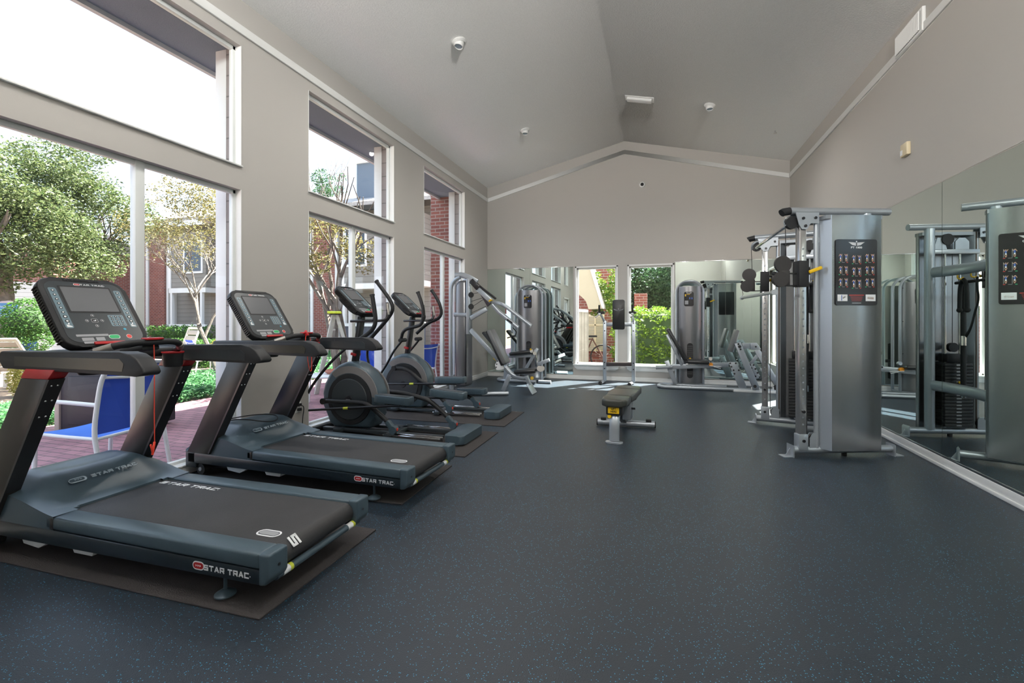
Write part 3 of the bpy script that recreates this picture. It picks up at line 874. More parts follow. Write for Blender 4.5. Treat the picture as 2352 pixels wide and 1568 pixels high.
    a = MB(); pill(a, Mh @ Matrix.Translation((-.13, 0, .001)), .085, .032, .004)
    a.build('hood_badge', MATS['pale_blue_print'], hood)
    a = MB(); pill(a, Mh @ Matrix.Translation((-.135, 0, .0035)), .072, .021, .003); a.build('hood_badge_field', GUN, hood)
    text('hood_badge_dots', '>>>', .022, Mh @ Matrix.Translation((-.13, 0, .008)), MATS['pale_blue_print'], hood)
    # front bulkhead
    MB().box((1.96, -HB, .06), (2.08, HB, .20), .015).build('front_frame', GUND, t)
    # uprights with red collars
    for s in (1, -1):
        y0, y1 = (.318, .385) if s > 0 else (-.385, -.318)
        u = MB().prism([(1.79, .19), (2.03, .19), (1.575, .955), (1.355, .955)], y0, y1, bev=.006).build('upright', BRONZE, t)
        MB().prism([(1.785, .20), (1.80, .20), (1.37, .955), (1.352, .955)], y0 - .001, y1 + .001).build('upright_edge', BLACKM, u)
        a = MB()
        for f in (.06, .20, .35):
            for yy in (y0 + .02, y1 - .02):
                p = Vector((1.355 + .435 * f * .75 + .0, yy, .955 - .765 * f * .75))
                a.sph(p, .006, seg=8)
        a.build('bolt_row', CHROME, u)
        MB().prism([(1.36, .955), (1.57, .955), (1.53, 1.005), (1.31, 1.005)], y0 - .004, y1 + .004, bev=.004).build('red_collar', RED, t)
        y0, y1 = (.300, .385) if s > 0 else (-.385, -.300)
        tip = [(1.72, 1.0), (.80, .992), (.755, .990), (.712, .995), (.700, 1.01), (.715, 1.035), (.755, 1.075), (.80, 1.096), (.86, 1.103), (1.74, 1.092), (1.76, 1.05)]
        h = MB().prism(tip[::-1], y0, y1, bev=.016, seg=3).build('handrail', BLACK, t)
        yy0, yy1 = (y1 - .001, y1 + .0015) if s > 0 else (y0 - .0015, y0 + .001)
        MB().prism([(.84, 1.012), (1.62, 1.018), (1.62, 1.066), (.86, 1.072), (.83, 1.05)], yy0, yy1, bev=0).build('side_inlay', mat('olive_grey_panel', (.034, .034, .026), .3), h)
        iy0, iy1 = (y0 - .0015, y0 + .001) if s > 0 else (y1 - .001, y1 + .0015)
        MB().prism([(.83, 1.006), (1.60, 1.012), (1.60, 1.066), (.86, 1.070), (.83, 1.05)], iy0, iy1).build('side_inlay', GUND, h)
    # tray between the rails, cup holders
    MB().box((1.36, -.30, 1.03), (1.74, .30, 1.085), .02, 3).build('tray', BLACK, t)
    for s in (1, -1):
        c = MB().lathe([(.045, .965), (.052, .975), (.056, 1.045), (.057, 1.05), (.049, 1.052), (.047, .985)], (1.32, s * .225, 0)).build('cup_holder', BLACK, t)
        MB().lathe([(.057, 1.048), (.061, 1.054), (.059, 1.06), (.049, 1.058)], (1.32, s * .225, 0)).build('red_rim', RED, c)
    # console
    U = Vector((.27, 0, .385)).normalized()
    Mc = frame(Vector((1.50, 0, 1.105)) + U * .245, (0, -1, 0), U)
    console_face(t, Mc, .455, .49, 0)
    MB().obox((1.52, 0, 1.07), (1.60, 0, 1.17), .22, .07, .02, up=(1, 0, 0)).build('console_neck', BLACK, t)
    # pulse grip bar
    g = [(1.36, .27, 1.062), (1.28, .24, 1.082), (1.20, .17, 1.120), (1.18, .10, 1.130), (1.18, 0, 1.130), (1.18, -.10, 1.130), (1.20, -.17, 1.120), (1.28, -.24, 1.082), (1.36, -.27, 1.062)]
    gb = MB().tube(g, .019, smooth=2, seg=12).build('pulse_grip_bar', BLACK, t)
    for s in (1, -1):
        MB().tube([(1.272, s * .234, 1.086), (1.215, s * .185, 1.113)], .0205, seg=12).build('sensor_pad', mat('pulse_sensor', (.35, .33, .30), .3, .6), gb)
    MB().obox((1.18, .05, 1.149), (1.18, -.05, 1.149), .05, .014, .006).build('red_top_plate', RED, gb)
    MB().obox((1.19, 0, 1.10), (1.44, 0, 1.06), .10, .03, .01).build('bar_stem', BLACK, gb)
    # feet, wheels, brackets
    for s in (1, -1):
        MB().lathe([(.045, 0), (.045, .006), (.02, .022), (.008, .026), (.008, .11), (.001, .112)], (.30, s * .31, .008)).build('levelling_foot', GUN, t)
        MB().box((.285, s * .31 - .02, .10), (.33, s * .31 + .02, .122), .004).build('foot_bracket', WMETAL, t)
        MB().prism([(1.12, .075), (1.25, .075), (1.27, .11), (1.10, .11)], s * .30 - .02, s * .30 + .04, bev=.003).build('foot_bracket', WMETAL, t)
        MB().prism([(1.52, .06), (1.42, .11), (1.66, .11), (1.64, .07)], s * .30 - .02, s * .30 + .04, bev=.003).build('foot_bracket', WMETAL, t)
        wv = MB().cyl((1.93, s * .285, .052), (1.93, s * .345, .052), .044, seg=20).build('transport_wheel', RUBBER, t)
        MB().cyl((1.93, s * .28, .052), (1.93, s * .352, .052), .016, seg=12).build('hub', GREYP, wv)
        MB().obox((1.93, s * .26, .07), (1.60, s * .26, .085), .035, .05, .006).build('incline_arm', BLACKM, t)
    return t

def cord_part(t, pts, clip):
    c = MB().tube(pts, .0026, smooth=2, seg=6).build('safety_cord', CORD, t)
    if clip:
        p = Vector(pts[-1])
        a = MB().obox(p, p + Vector((.006, .008, -.075)), .014, .012, .004).obox(p + Vector((-.0, .022, -.01)), p + Vector((.004, .008, -.06)), .008, .010, .003)
        a.build('cord_clip', CORD, c)

T1 = make_treadmill()
T2 = copy_tree(T1)
for o in [c for p in T2.children for c in p.children if c.name.startswith('belt_letter')]: bpy.data.objects.remove(o)
T1.location = (-1.592, 1.945, 0.012); T1.rotation_euler.z = PI + math.radians(1.0)
T2.location = (-1.600, 3.125, 0.012); T2.rotation_euler.z = PI + math.radians(-1.5)
T1['label'] = 'nearest black and blue-grey treadmill, its red cord hanging straight down with a clip'
T2['label'] = 'second treadmill behind the nearest, with a looped black cable on its hood'
T1['group'] = T2['group'] = 'treadmills facing the windows'
cord_part(T1, [(1.17, 0.0, 1.115), (1.165, .0, 1.0), (1.165, .002, .8), (1.165, 0, .56)], True)
cord_part(T2, [(1.17, .0, 1.135), (1.14, .06, 1.12), (1.13, .05, 1.0), (1.14, .02, .86), (1.15, -.02, .82), (1.16, -.04, .90), (1.17, -.03, 1.11)], False)
MB().prism([(-.03, -.015), (.03, -.02), (.0, .03)], -.01, .01, bev=.003, M=Matrix.Translation((1.16, .03, 1.145))).build('safety_key', RED, T2)
cb = MB().tube([(1.93, .30, .37), (1.86, .22, .42), (1.78, .10, .438), (1.70, -.02, .440), (1.62, -.10, .428), (1.57, -.09, .400), (1.55, -.03, .388), (1.57, .06, .400), (1.66, .14, .430), (1.78, .19, .430), (1.86, .24, .40), (1.94, .31, .34)], .005, smooth=2, seg=8).build('audio_cable', BLACK, T2)
def floor_mat(x0, y0, x1, y1, ang, label, lift=0.0):
    c = ((x0 + x1) / 2, (y0 + y1) / 2)
    o = MB().box((x0 - c[0], y0 - c[1], 0), (x1 - c[0], y1 - c[1], .008), .003).build('rubber_mat', MATR)
    o.location = (c[0], c[1], lift); o.rotation_euler.z = math.radians(ang)
    return tag(o, label, 'mat', 'thin rubber mats under the machines')
floor_mat(-3.66, 1.53, -1.62, 2.41, 1.2, 'grey-brown rubber mat under the nearest treadmill')
floor_mat(-3.66, 2.78, -1.70, 3.66, 2.0, 'grey-brown rubber mat under the second treadmill')
floor_mat(-3.66, 3.95, -1.72, 4.93, 1.0, 'dark rubber mat under the nearer cross trainer')
floor_mat(-3.66, 5.22, -1.76, 6.12, 1.0, 'dark rubber mat under the farther cross trainer')
# ============================================================ cross trainers
def make_elliptical(phase):
    t = thing('cross_trainer', 'x', 'cross trainer', (0, 0, 0))
    W = .12
    # central housing (side profile) with raised rear shroud
    prof = [(1.17, .06), (1.66, .045), (1.74, .10), (1.80, .30), (1.83, .42), (1.80, .54), (1.73, .66), (1.62, .75), (1.50, .795), (1.40, .79), (1.31, .745), (1.22, .67), (1.15, .58), (1.10, .46), (1.10, .36), (1.13, .20)]
    hs = MB().prism(prof[::-1], -W, W, bev=.05, seg=4).build('housing', GUN, t, ang=.9)
    for s in (1, -1):
        c = Vector((1.45, s * W, .375)); n = Vector((0, s, 0))
        MB().cyl(c, c + n * .012, .285, .28, seg=48).build('disc_rim', BLACK, t)
        d = MB().cyl(c + n * .006, c + n * .02, .235, .225, seg=48).build('crank_disc', GUND, t)
        MB().cyl(c + n * .018, c + n * .032, .045, .04, seg=24).build('disc_hub', BLACKM, d)
        MB().box((1.425, s * (W + .034) - .002, .371), (1.475, s * (W + .034) + .002, .377)).build('hub_mark', WHITE, d)
        # crescent panel at the front
        cr = []
        for k in range(15):
            a = math.radians(48 + k * 9.5); cr.append((1.45 + .365 * math.cos(a) * .98, .40 + .345 * math.sin(a)))
        for k in range(14, -1, -1):
            a = math.radians(52 + k * 8.6); cr.append((1.45 + .292 * math.cos(a), .375 + .292 * math.sin(a)))
        MB().prism(cr, s * (W - .01), s * (W + .006)).build('crescent_panel', mat('grey_brown_panel', (.16, .155, .155), .35), t)
    # column, collar, console
    MB().obox((1.47, 0, .74), (1.38, 0, 1.30), .085, .055, .012, up=(1, 0, 0)).build('column', BLACKM, t)
    MB().obox((1.462, 0, .855), (1.455, 0, .885), .10, .07, .006, up=(1, 0, 0)).build('red_collar', RED, t)
    U = Vector((.33, 0, .30)).normalized()
    Mc = frame(Vector((1.265, 0, 1.33)) + U * .235, (0, -1, 0), U)
    console_face(t, Mc, .37, .46, 1)
    # fixed grips
    f = MB()
    f.tube([(1.50, .03, 1.245), (1.30, .06, 1.25), (1.16, .10, 1.25), (1.12, .13, 1.29), (1.14, .145, 1.46)], .015, smooth=2)
    f.tube([(1.42, -.03, 1.245), (1.30, -.06, 1.25), (1.16, -.10, 1.25), (1.12, -.13, 1.29), (1.14, -.145, 1.46)], .015, smooth=2)
    fg = f.build('fixed_grips', BLACKM, t)
    for s in (1, -1):
        MB().tube([(1.121, s * .137, 1.32), (1.139, s * .145, 1.45)], .018).build('pulse_sensor', MATS['pulse_sensor'], fg)
    # moving handles with lower arms
    def handle(s, dx, dz):
        y = s * .27
        up = [(1.40, y * .8, .97), (1.26, y, 1.03), (1.13, y, 1.10), (1.05, y, 1.16), (1.015, y, 1.24), (1.03 , y, 1.36), (1.06 + dx, y, 1.52 + dz)]
        if dx > .1: up = [(1.42, y * .8, 1.03), (1.28, y, 1.20), (1.17, y, 1.32), (1.135, y, 1.40), (1.18, y, 1.50), (1.28, y, 1.62), (1.36, y, 1.715)]
        if phase < 0:
            up = [(1.44, y * .8, .99), (1.37, y, 1.13), (1.18, y, 1.17), (1.09, y, 1.20), (1.065, y, 1.36), (1.10, y, 1.50), (1.15, y, 1.62)] if s > 0 else \
                 [(1.44, y * .8, 1.06), (1.28, y, 1.22), (1.12, y, 1.27), (1.06, y, 1.35), (1.09, y, 1.48), (1.16, y, 1.60), (1.22, y, 1.68)]
        h = MB().tube(up, .0225, smooth=2, seg=12).build('moving_handle', BLACK, t)
        p = Vector(up[-1]); q = Vector(up[-2]); d = (p - q).normalized()
        MB().cyl(p - d * .005, p + d * .012, .027, seg=14).build('handle_cap', BLACK, h)
        lo = [(1.40, y * .8, .97), (1.54, y, .84), (1.70, y, .68), (1.84, y, .52), (1.92, y, .38), (1.925, y, .25)] if s * phase > 0 else \
             ([(1.42, y * .8, .98), (1.52, y, .84), (1.62, y, .66), (1.74, y, .50), (1.77, y, .39)] if s > 0 else [(1.42, y * .8, 1.0), (1.50, y, .86), (1.46, y, .70), (1.46, y, .56), (1.55, y, .42), (1.60, y, .34)])
        MB().tube(lo, .0155, smooth=2, seg=10).build('lower_arm', BLACKM, t)
        MB().cyl((1.41, y * .55, .985), (1.41, y * 1.08, .985), .026, seg=16).build('pivot', BLACK, t)
        return Vector(lo[-1])
    e1 = handle(1, 0 if phase > 0 else 0.0, 0)
    e2 = handle(-1, .2, 0)
    def leg(s, crank, knee, roller, pad, link_from):
        y = s * .205
        a = MB().tube([crank, (crank[0] - .2, y, crank[2] + .0), (knee[0] + .12, y, knee[2] + .03), (knee[0], y, knee[2]), (roller[0] + .08, y, roller[2] + .09), roller], .026, smooth=2, seg=12)
        ar = a.build('pedal_arm', BLACK, t)
        MB().cyl((crank[0], s * .17, crank[2]), (crank[0], s * .24, crank[2]), .034, seg=18).build('crank_knob', BLACK, ar)
        r = MB().cyl((roller[0], y - .035, roller[2]), (roller[0], y + .035, roller[2]), .043, seg=20)
        r.obox((roller[0], y, roller[2]), (roller[0] + .08, y, roller[2] + .085), .06, .055, .012)
        ro = r.build('roller', GUN, ar)
        MB().box((roller[0] - .045, y - .014, roller[2] - .008), (roller[0] - .040, y + .014, roller[2] + .022), .001).build('red_reflector', CORD, ro)
        x0, z0, tl = pad                                # rear end of the pad, height, tilt
        Mp = Matrix.Translation((x0, y, z0)) @ Matrix.Rotation(tl, 4, 'Y')
        pd = MB().prism([(0, -.06), (.05, -.075), (.36, -.075), (.42, -.05), (.42, .05), (.36, .075), (.05, .075), (0, .06)], -.032, .05, 'Z', M=Mp, bev=.012, seg=2)
        p = pd.build('foot_pad', GUN, ar)
        MB().prism([(.03, -.045), (.37, -.055), (.40, -.03), (.40, .03), (.37, .055), (.03, .045)], .048, .053, 'Z', M=Mp).build('tread', GUND, p)
        MB().box((.06, -.04, -.045), (.30, .04, -.015), .006, M=Mp).build('pad_carrier', BLACKM, p)
        q = Mp @ Vector((.10, s * .05, -.035))
        l = MB().tube([link_from, q], .014).build('connecting_link', BLACKM, t)
        m = Vector(link_from).lerp(q, .42)
        MB().tube([m, m + (q - Vector(link_from)).normalized() * .06], .0148).build('warning_label', MATS['label_yellow_green'], l)
    if phase > 0:
        leg(1, (1.72, .205, .355), (1.13, .205, .335), (.84, .205, .095), (.63, .40, math.radians(-2)), e1)
        leg(-1, (1.18, -.205, .42), (.62, -.205, .345), (.335, -.205, .095), (.19, .41, math.radians(-4)), e2)
    else:
        leg(1, (1.54, .205, .60), (1.02, .205, .40), (.72, .205, .095), (.50, .47, math.radians(2)), (1.77, .27, .385))
        leg(-1, (1.30, -.205, .22), (.86, -.205, .22), (.50, -.205, .095), (.36, .27, math.radians(2)), e2)
    # base: front frame, rails, rear foot
    b = MB()
    for s in (1, -1): b.box((.30, s * .13 - .03, .02), (1.78, s * .13 + .03, .055), .006)
    b.box((1.50, -.22, .02), (1.60, .22, .06), .01).box((.85, -.27, .015), (.93, .27, .055), .008)
    b.build('base_frame', GUND, t)
    for s in (1, -1):
        for k in (-.035, .035):
            MB().box((.28, s * .205 + k - .012, .03), (.95, s * .205 + k + .012, .052), .008).build('slide_rail', CHROME, t)
    MB().cyl((1.84, -.24, .035), (1.84, .24, .035), .03, seg=16).build('front_foot', BLACK, t)
    MB().prism(rrect(.22, .58, .06), .012, .10, 'Z', M=Matrix.Translation((.12, 0, 0)) , bev=.018, seg=3).build('rear_foot', GUN, t, ang=.9)
    MB().prism(rrect(.20, .56, .05), 0, .014, 'Z', M=Matrix.Translation((.12, 0, .0)) ).build('rear_foot_base', RUBBER, t)
    return t
E1 = make_elliptical(1)
E1.location = (-1.85, 4.545, .008); E1.rotation_euler.z = PI + math.radians(.5)
E2 = make_elliptical(-1)
E2.location = (-1.91, 5.80, .008); E2.rotation_euler.z = PI + math.radians(.5)
E1['label'] = 'nearer cross trainer with a big round disc, behind the second treadmill'
E2['label'] = 'farther cross trainer, partly hidden by the nearer one, in front of the farthest windows'
E1['group'] = E2['group'] = 'cross trainers facing the windows'
# ============================================================ cable machine with two towers
FT = thing('cable_machine', 'tall silver two-tower cable machine with a steel shroud and black instruction panel', 'cable machine', (1.6, 5.65, 0), world=True)
PLATE = mat('weight_plate', (.022, .022, .023), .5)
def tower(base, ang, o, near):
    R = Matrix.Translation(Vector(base)) @ Matrix.Rotation(math.radians(ang), 4, 'Z')
    def Q(s, n, z): return R @ Vector((s, o * n, z))
    H = 2.28
    bt = MB().tube([Q(.04, 0, .062), Q(1.0, 0, .062)], .034, seg=20).build('base_tube', SILVER, FT)
    MB().cyl(Q(.55, 0, .0), Q(.55, 0, .035), .022, seg=12).build('floor_pad', RUBBER, bt)
    for a, b in ((.04, -1), (1.0, 1)):
        f = MB().prism([(a - .006, .0), (a + .006, .0), (a + .006, .10), (a - .006, .115)], -.05, .05, M=R)
        f.box((min(a, a + b * .09), -.045, 0), (max(a, a + b * .09), .045, .008), .002, M=R)
        f.prism([(a, .008), (a + b * .05, .008), (a, .09)], -.004, .004, M=R)
        f.build('foot_bracket', SILVER, bt)
    # front perforated post
    p = MB().box((.105, -.032, .09), (.17, .032, 2.14), .004, M=R).build('front_post', mat('polished_post', (.50, .50, .50), .22, .85), FT)
    h = MB()
    for k in range(26):
        z = .30 + k * .065
        h.cyl(Q(.1375, .0325, z), Q(.1375, .034, z), .009, seg=10)
        h.cyl(Q(.1375, -.0325, z), Q(.1375, -.034, z), .009, seg=10)
    h.build('hole_row', SILVER2, p)
    MB().box((.095, -.04, .06), (.185, .04, .21), .006, M=R).build('post_socket', SILVER, p)
    b = MB()
    for z in (.15, .42): b.cyl(Q(.138, -.05, z), Q(.138, .05, z), .014, seg=12)
    b.build('bolt_pair', BLACKM, p)
    # rear of the post: guide frame tube and back post
    MB().tube([Q(.275, .01, .08), Q(.275, .01, 2.22)], .021, seg=16).build('guide_tube', SILVER, FT)
    MB().tube([Q(.765, -.01, .08), Q(.765, -.01, H - .02)], .046, seg=28).build('back_post', SILVER, FT)
    # shroud: steel sheet bent round the weight stack
    MB().prism([(.300, .02), (.352, .112), (.356, .112), (.306, .02)] if False else [(.292, .0), (.300, .02), (.352, .112), (.360, .104), (.312, .02), (.302, .0)], .075, 2.225, 'Z', M=R @ Matrix.Diagonal((1, o, 1, 1))).build('shroud_edge', SILVER, FT)
    sh = MB().prism([(.352, .112), (.56, .118), (.815, .106), (.832, .09), (.832, .05), (.822, .05), (.818, .088), (.805, .095), (.56, .107), (.360, .102)], .075, 2.225, 'Z', M=R @ Matrix.Diagonal((1, o, 1, 1)))
    sh = sh.build('shroud', STEEL, FT, ang=.9)
    MB().prism([(.28, -.01), (.292, -.01), (.292, .02), (.28, .02)], .075, 2.225, 'Z', M=R @ Matrix.Diagonal((1, o, 1, 1))).build('shroud_lip', mat('bronze_lip', (.14, .11, .09), .3, .6), FT)
    MB().box((.30, min(0, o * .105), 2.19), (.83, max(0, o * .105), 2.225), M=R).build('shroud_top', SILVER2, sh)
    # top tube with black end, bracket and pulleys
    tt = MB().tube([Q(.03, 0, H), Q(.98, 0, H)], .034, seg=20).build('top_tube', SILVER, FT)
    MB().tube([Q(.03, 0, H), Q(-.03, 0, H - .01), Q(-.045, 0, H - .02)], .036, seg=18).build('end_cap', BLACK, tt)
    MB().prism([(.06, H - .02), (.28, H - .02), (.28, H - .12), (.20, H - .12), (.17, H - .175), (.12, H - .175), (.09, H - .13)], -.045, -.037, M=R).prism([(.06, H - .02), (.28, H - .02), (.28, H - .12), (.20, H - .12), (.17, H - .175), (.12, H - .175), (.09, H - .13)], .037, .045, M=R).build('top_bracket', SILVER, tt)
    b = MB()
    for s_, z in ((.13, H - .075), (.245, H - .07), (.15, H - .145)): b.cyl(Q(s_, -.055, z), Q(s_, .055, z), .013, seg=12)
    b.build('bolt_set', BLACKM, tt)
    pu = MB()
    pu.cyl(Q(.045, -.018, H - .11), Q(.045, .018, H - .11), .058, seg=28)
    pu.build('top_pulley', BLACK, FT)
    MB().tube([Q(.0, 0, H - .14), Q(.0, -.03, H - .09), Q(.045, -.03, H - .05), Q(.10, -.03, H - .06)], .016, smooth=2, seg=10).build('pulley_guard', SILVER2, FT)
    lp = MB()
    lp.prism([(.205, .07), (.29, .07), (.29, .19), (.27, .215), (.235, .215), (.205, .17)], .02, .027, M=R)
    lp.prism([(.205, .07), (.29, .07), (.29, .19), (.27, .215), (.235, .215), (.205, .17)], -.027, -.02, M=R)
    lp = lp.build('pulley_bracket', SILVER, FT)
    MB().cyl(Q(.245, -.014, .15), Q(.245, .014, .15), .052, seg=24).build('low_pulley', BLACK, lp)
    # carriage with two big pulley discs
    z0 = 1.70 if near else 1.74
    c = MB().box((.09, -.05, z0 - .125), (.185, .05, z0 + .115), .005, M=R).build('carriage', BLACK, FT)
    a = MB()
    a.cyl(Q(-.035, -.012, z0 + .085), Q(-.035, .012, z0 + .085), .078, seg=32)
    a.cyl(Q(-.06, -.016, z0 - .055), Q(-.06, .016, z0 - .055), .072, seg=32)
    a.box((-.06, -.014, z0 - .12), (.03, .014, z0 + .03), .01, M=R)
    a = a.build('pulley_head', mat('black_pulley_plate', (.030, .027, .027), .5), c)
    a = MB()
    for z in (z0 + .0, z0 - .115): a.box((.0, -.012, z - .006), (.09, .012, z + .006), M=R)
    a.build('hinge_arms', BLACKM, c)
    MB().cyl(Q(-.115, -.01, z0 + .0), Q(-.115, .01, z0 + .0), .018, seg=12).build('cable_stop', BLACK, c)
    ly = MB().tube([Q(.185, 0, z0 + .06), Q(.215, 0, z0 + .055), Q(.215, 0, z0 - .01)], .012, seg=8).build('pop_pin', BLACKM, c)
    MB().obox(Q(.165, .075, z0 + .005), Q(.285, .075, z0 + .05), .024, .032, .010).build('pin_handle', YEL, ly)
    # cables
    cb = MB()
    cb.tube([Q(-.012, 0, H - .12), Q(-.0, 0, z0 + .09)], .0035, seg=6)
    cb.build('cable', BLACK, FT)
    MB().tube([Q(.195, 0, .16), Q(.195, 0, z0 - .12)], .0035, seg=6).build('cable', BLACK, FT)
    # weight stack, guide rods, cross plates
    for s_ in (.45, .60): MB().tube([Q(s_, -.0, .08), Q(s_, -.0, 2.0)], .011, seg=12).build('guide_rod', CHROME, FT)
    MB().box((.26, -.02, 1.985), (.765, .02, 2.035), .004, M=R).build('cross_plate', SILVER, FT)
    MB().prism([(.36, 2.03), (.50, 2.03), (.50, 2.12), (.46, 2.16), (.40, 2.16), (.36, 2.12)], -.008, .008, M=R).build('pulley_bracket', SILVER, FT)
    MB().prism([(.60, 2.03), (.74, 2.03), (.70, 2.16), (.64, 2.16)], -.03, -.02, M=R).build('pulley_bracket', SILVER, FT)
    MB().cyl(Q(.60, -.045, 2.14), Q(.60, -.015, 2.14), .06, seg=28).build('upper_pulley', BLACK, FT)
    pl = None
    for k in range(19):
        z = .12 + k * .036
        if pl is None:
            pl = MB().box((.385, -.085, z), (.665, .075, z + .033), .003, M=R)
            pl = pl.build('weight_plate', PLATE, FT)
            m = MB().box((.515, o * -.0855 - .0006, z + .010), (.535, o * -.0855 + .0006, z + .023), M=R)
            m.box((.50, -.0862, z + .010), (.55, -.0850, z + .022), M=R).box((.50, .0752, z + .010), (.55, .0762, z + .022), M=R)
            m.build('weight_number', GREYP, pl)
        else:
            q = pl.copy(); COL.objects.link(q); q.location.z = k * .036
            for ch in pl.children:
                r = ch.copy(); COL.objects.link(r); r.parent = q
    MB().box((.42, -.07, .81), (.63, .06, .90), .012, M=R).build('stack_head', BLACK, FT)
    MB().cyl(Q(.525, -.02, .97), Q(.525, .02, .97), .05, seg=20).build('stack_pulley', BLACK, FT)
    MB().cyl(Q(.525, -.10, .60), Q(.525, -.085, .60), .012, seg=10).cyl(Q(.525, .085, .60), Q(.525, .10, .60), .012, seg=10).build('selector_pin', YEL, FT)
    MB().tube([Q(.525, 0, 1.0), Q(.525, 0, 2.1)], .0035, seg=6).build('cable', BLACK, FT)
    if True:
        # instruction panel
        M = frame(Q(.572, .1205, 1.70), R.to_3x3() @ Vector((1 if near else -1, 0, 0)), (0, 0, 1))
        w_, h_ = .385, .60
        pn = MB().prism(rrect(w_, h_, .02), 0, .003, 'Z', M=M).build('instruction_panel', mat('black_panel_print', (.025, .024, .026), .12), FT)
        if near:
            figs(pn, M, w_, h_)
    return Q
def figs(pn, M, w, h):
    """winged emblem, machine name, nine pairs of little exercise figures, colour keys and notes"""
    z = .0032
    a = MB()
    for s in (-1, 1):
        for k in range(4):
            y = h * (.455 - .012 * k); x1 = w * (.20 - .025 * k)
            a.prism([(s * .005, y - .004), (s * x1, y + .002), (s * (x1 - .012), y - .004), (s * .005, y - .0085)], z, z + .0005, 'Z', M=M)
    a.cyl(M @ Vector((0, h * .465, z)), M @ Vector((0, h * .465, z + .0006)), .006, seg=10)
    a.build('emblem', WHITE, pn)
    text('panel_title', 'PT 1000', .024, M @ Matrix.Translation((0, h * .375, z)), WHITE, pn, sx=1.3, bold=.0004)
    blue, skin, white, steel, gr, rd = MB(), MB(), MB(), MB(), MB(), MB()
    def rect(mb, x, y, ww, hh, r=0):
        c, s_ = math.cos(r), math.sin(r)
        mb.prism([(x + px * c - py * s_, y + px * s_ + py * c) for px, py in ((-ww / 2, -hh / 2), (ww / 2, -hh / 2), (ww / 2, hh / 2), (-ww / 2, hh / 2))], z, z + .0005, 'Z', M=M)
    rnd = random.Random(3)
    for r in range(3):
        for c in range(3):
            cx = (c - 1) * w * .32; cy = h * (.22 - .185 * r) - (.012 if c == 1 else 0)
            for k in (-1, 1):
                x = cx + k * .026
                rect(steel, x + .014, cy, .003, .072); rect(steel, x + .006, cy + .02, .014, .003)
                kn = rnd.choice((0, 1))
                skin.cyl(M @ Vector((x, cy + .028, z)), M @ Vector((x, cy + .028, z + .0006)), .0048, seg=8)
                rect(blue, x, cy + .012, .011, .022); rect(white, x, cy - .005, .010, .014)
                rect(skin, x - .004, cy - .022, .004, .022, .15 + .2 * kn); rect(skin, x + .004, cy - .022, .004, .022, -.15)
                rect(skin, x - .009, cy + .024, .004, .022, .5 * k); rect(skin, x + .008, cy + .022, .004, .02, -.4 - .4 * kn)
            rect(gr, cx - .036, cy - .042, .014, .006); rect(rd, cx + .036, cy - .042, .014, .006); rect(steel, cx, cy - .042, .026, .003)
    for x in (-w * .34, w * .34): rect(white, x, -h * .385, w * .24, h * .10)
    rect(blue, -w * .36, -h * .385, .008, h * .08); rect(skin, w * .34, -h * .39, w * .15, .02, -.15); rect(steel, -w * .30, -h * .38, .03, .012, .6)
    rect(rd, 0, -h * .345, w * .36, .006)
    for k in range(4): rect(rd, 0, -h * (.37 + .02 * k), w * (.30 - .02 * k), .0025)
    rect(white, 0, -h * .465, w * .22, .003)
    blue.build('figure_shirts', PBLUE, pn); skin.build('figure_skin', SKIN, pn); white.build('figure_shorts', WHITE, pn)
    steel.build('figure_frames', GREYP, pn); gr.build('start_keys', PGRN, pn); rd.build('finish_keys', PRED, pn)
Qn = tower((1.125, 4.905, 0), 19.5, -1, True)
Qf = tower((1.095, 6.40, 0), -13, 1, False)
# pull-up bar joining the tower tops
a, b = Qn(.07, 0, 2.19), Qf(.08, 0, 2.17)
MB().tube([a, a.lerp(b, .12) + Vector((-.07, 0, -.05)), a.lerp(b, .33) + Vector((-.13, 0, -.09)), a.lerp(b, .67) + Vector((-.13, 0, -.09)), a.lerp(b, .88) + Vector((-.06, 0, -.04)), b], .016, seg=14, smooth=1).build('pull_up_bar', CHROME, FT)
# curved beams joining the back posts
def beam(z, nm):
    a, b = Qn(.765, 0, z), Qf(.765, 0, z); d = Vector((-.10, 0, 0))
    MB().tube([a, a.lerp(b, .2) + d * .8, a.lerp(b, .5) + d * 1.2, a.lerp(b, .8) + d * .8, b], 0, smooth=2, seg=16, flat=((0, 0, 1), .055, .030)).build(nm, SILVER, FT)
beam(1.78, 'upper_cross_beam'); beam(.56, 'lower_cross_beam')
hk = MB()
ym = (5.3, 5.55, 5.8, 6.02)
for y in ym: hk.tube([(1.69, y, 1.74), (1.69, y, 1.70), (1.66, y, 1.69), (1.64, y, 1.71)], .007, smooth=1, seg=8)
hk.build('hook_row', YEL, FT)
# bar hanging between the two pulley heads
a, b = Qn(-.115, 0, 1.57), Qf(-.115, 0, 1.59)
t = thing('lat_bar', 'brushed steel bar clipped between the two pulleys of the cable machine', 'bar', (a + b) / 2, world=True)
m1, m2 = a.lerp(b, .0) + Vector((0, 0, -.045)), b + Vector((0, 0, -.045))
MB().tube([m1, m2], .017, seg=14).build('bar', SILVER, t)
MB().cyl(m1 + Vector((.0, -.02, 0)), m1 + Vector((0, .02, 0)), .028, seg=18).build('eye', SILVER, t)
MB().cyl(m2 + Vector((.0, -.02, 0)), m2 + Vector((0, .02, 0)), .024, seg=18).build('eye', SILVER, t)
MB().tube([a + Vector((0, 0, .06)), a + Vector((.012, 0, .0)), m1, a + Vector((-.012, 0, .0)), a + Vector((0, 0, .06))], .005, seg=8).build('snap_hook', CHROME, t)
MB().tube([b + Vector((0, 0, .06)), b + Vector((.012, 0, .0)), m2, b + Vector((-.012, 0, .0)), b + Vector((0, 0, .06))], .005, seg=8).build('snap_hook', CHROME, t)
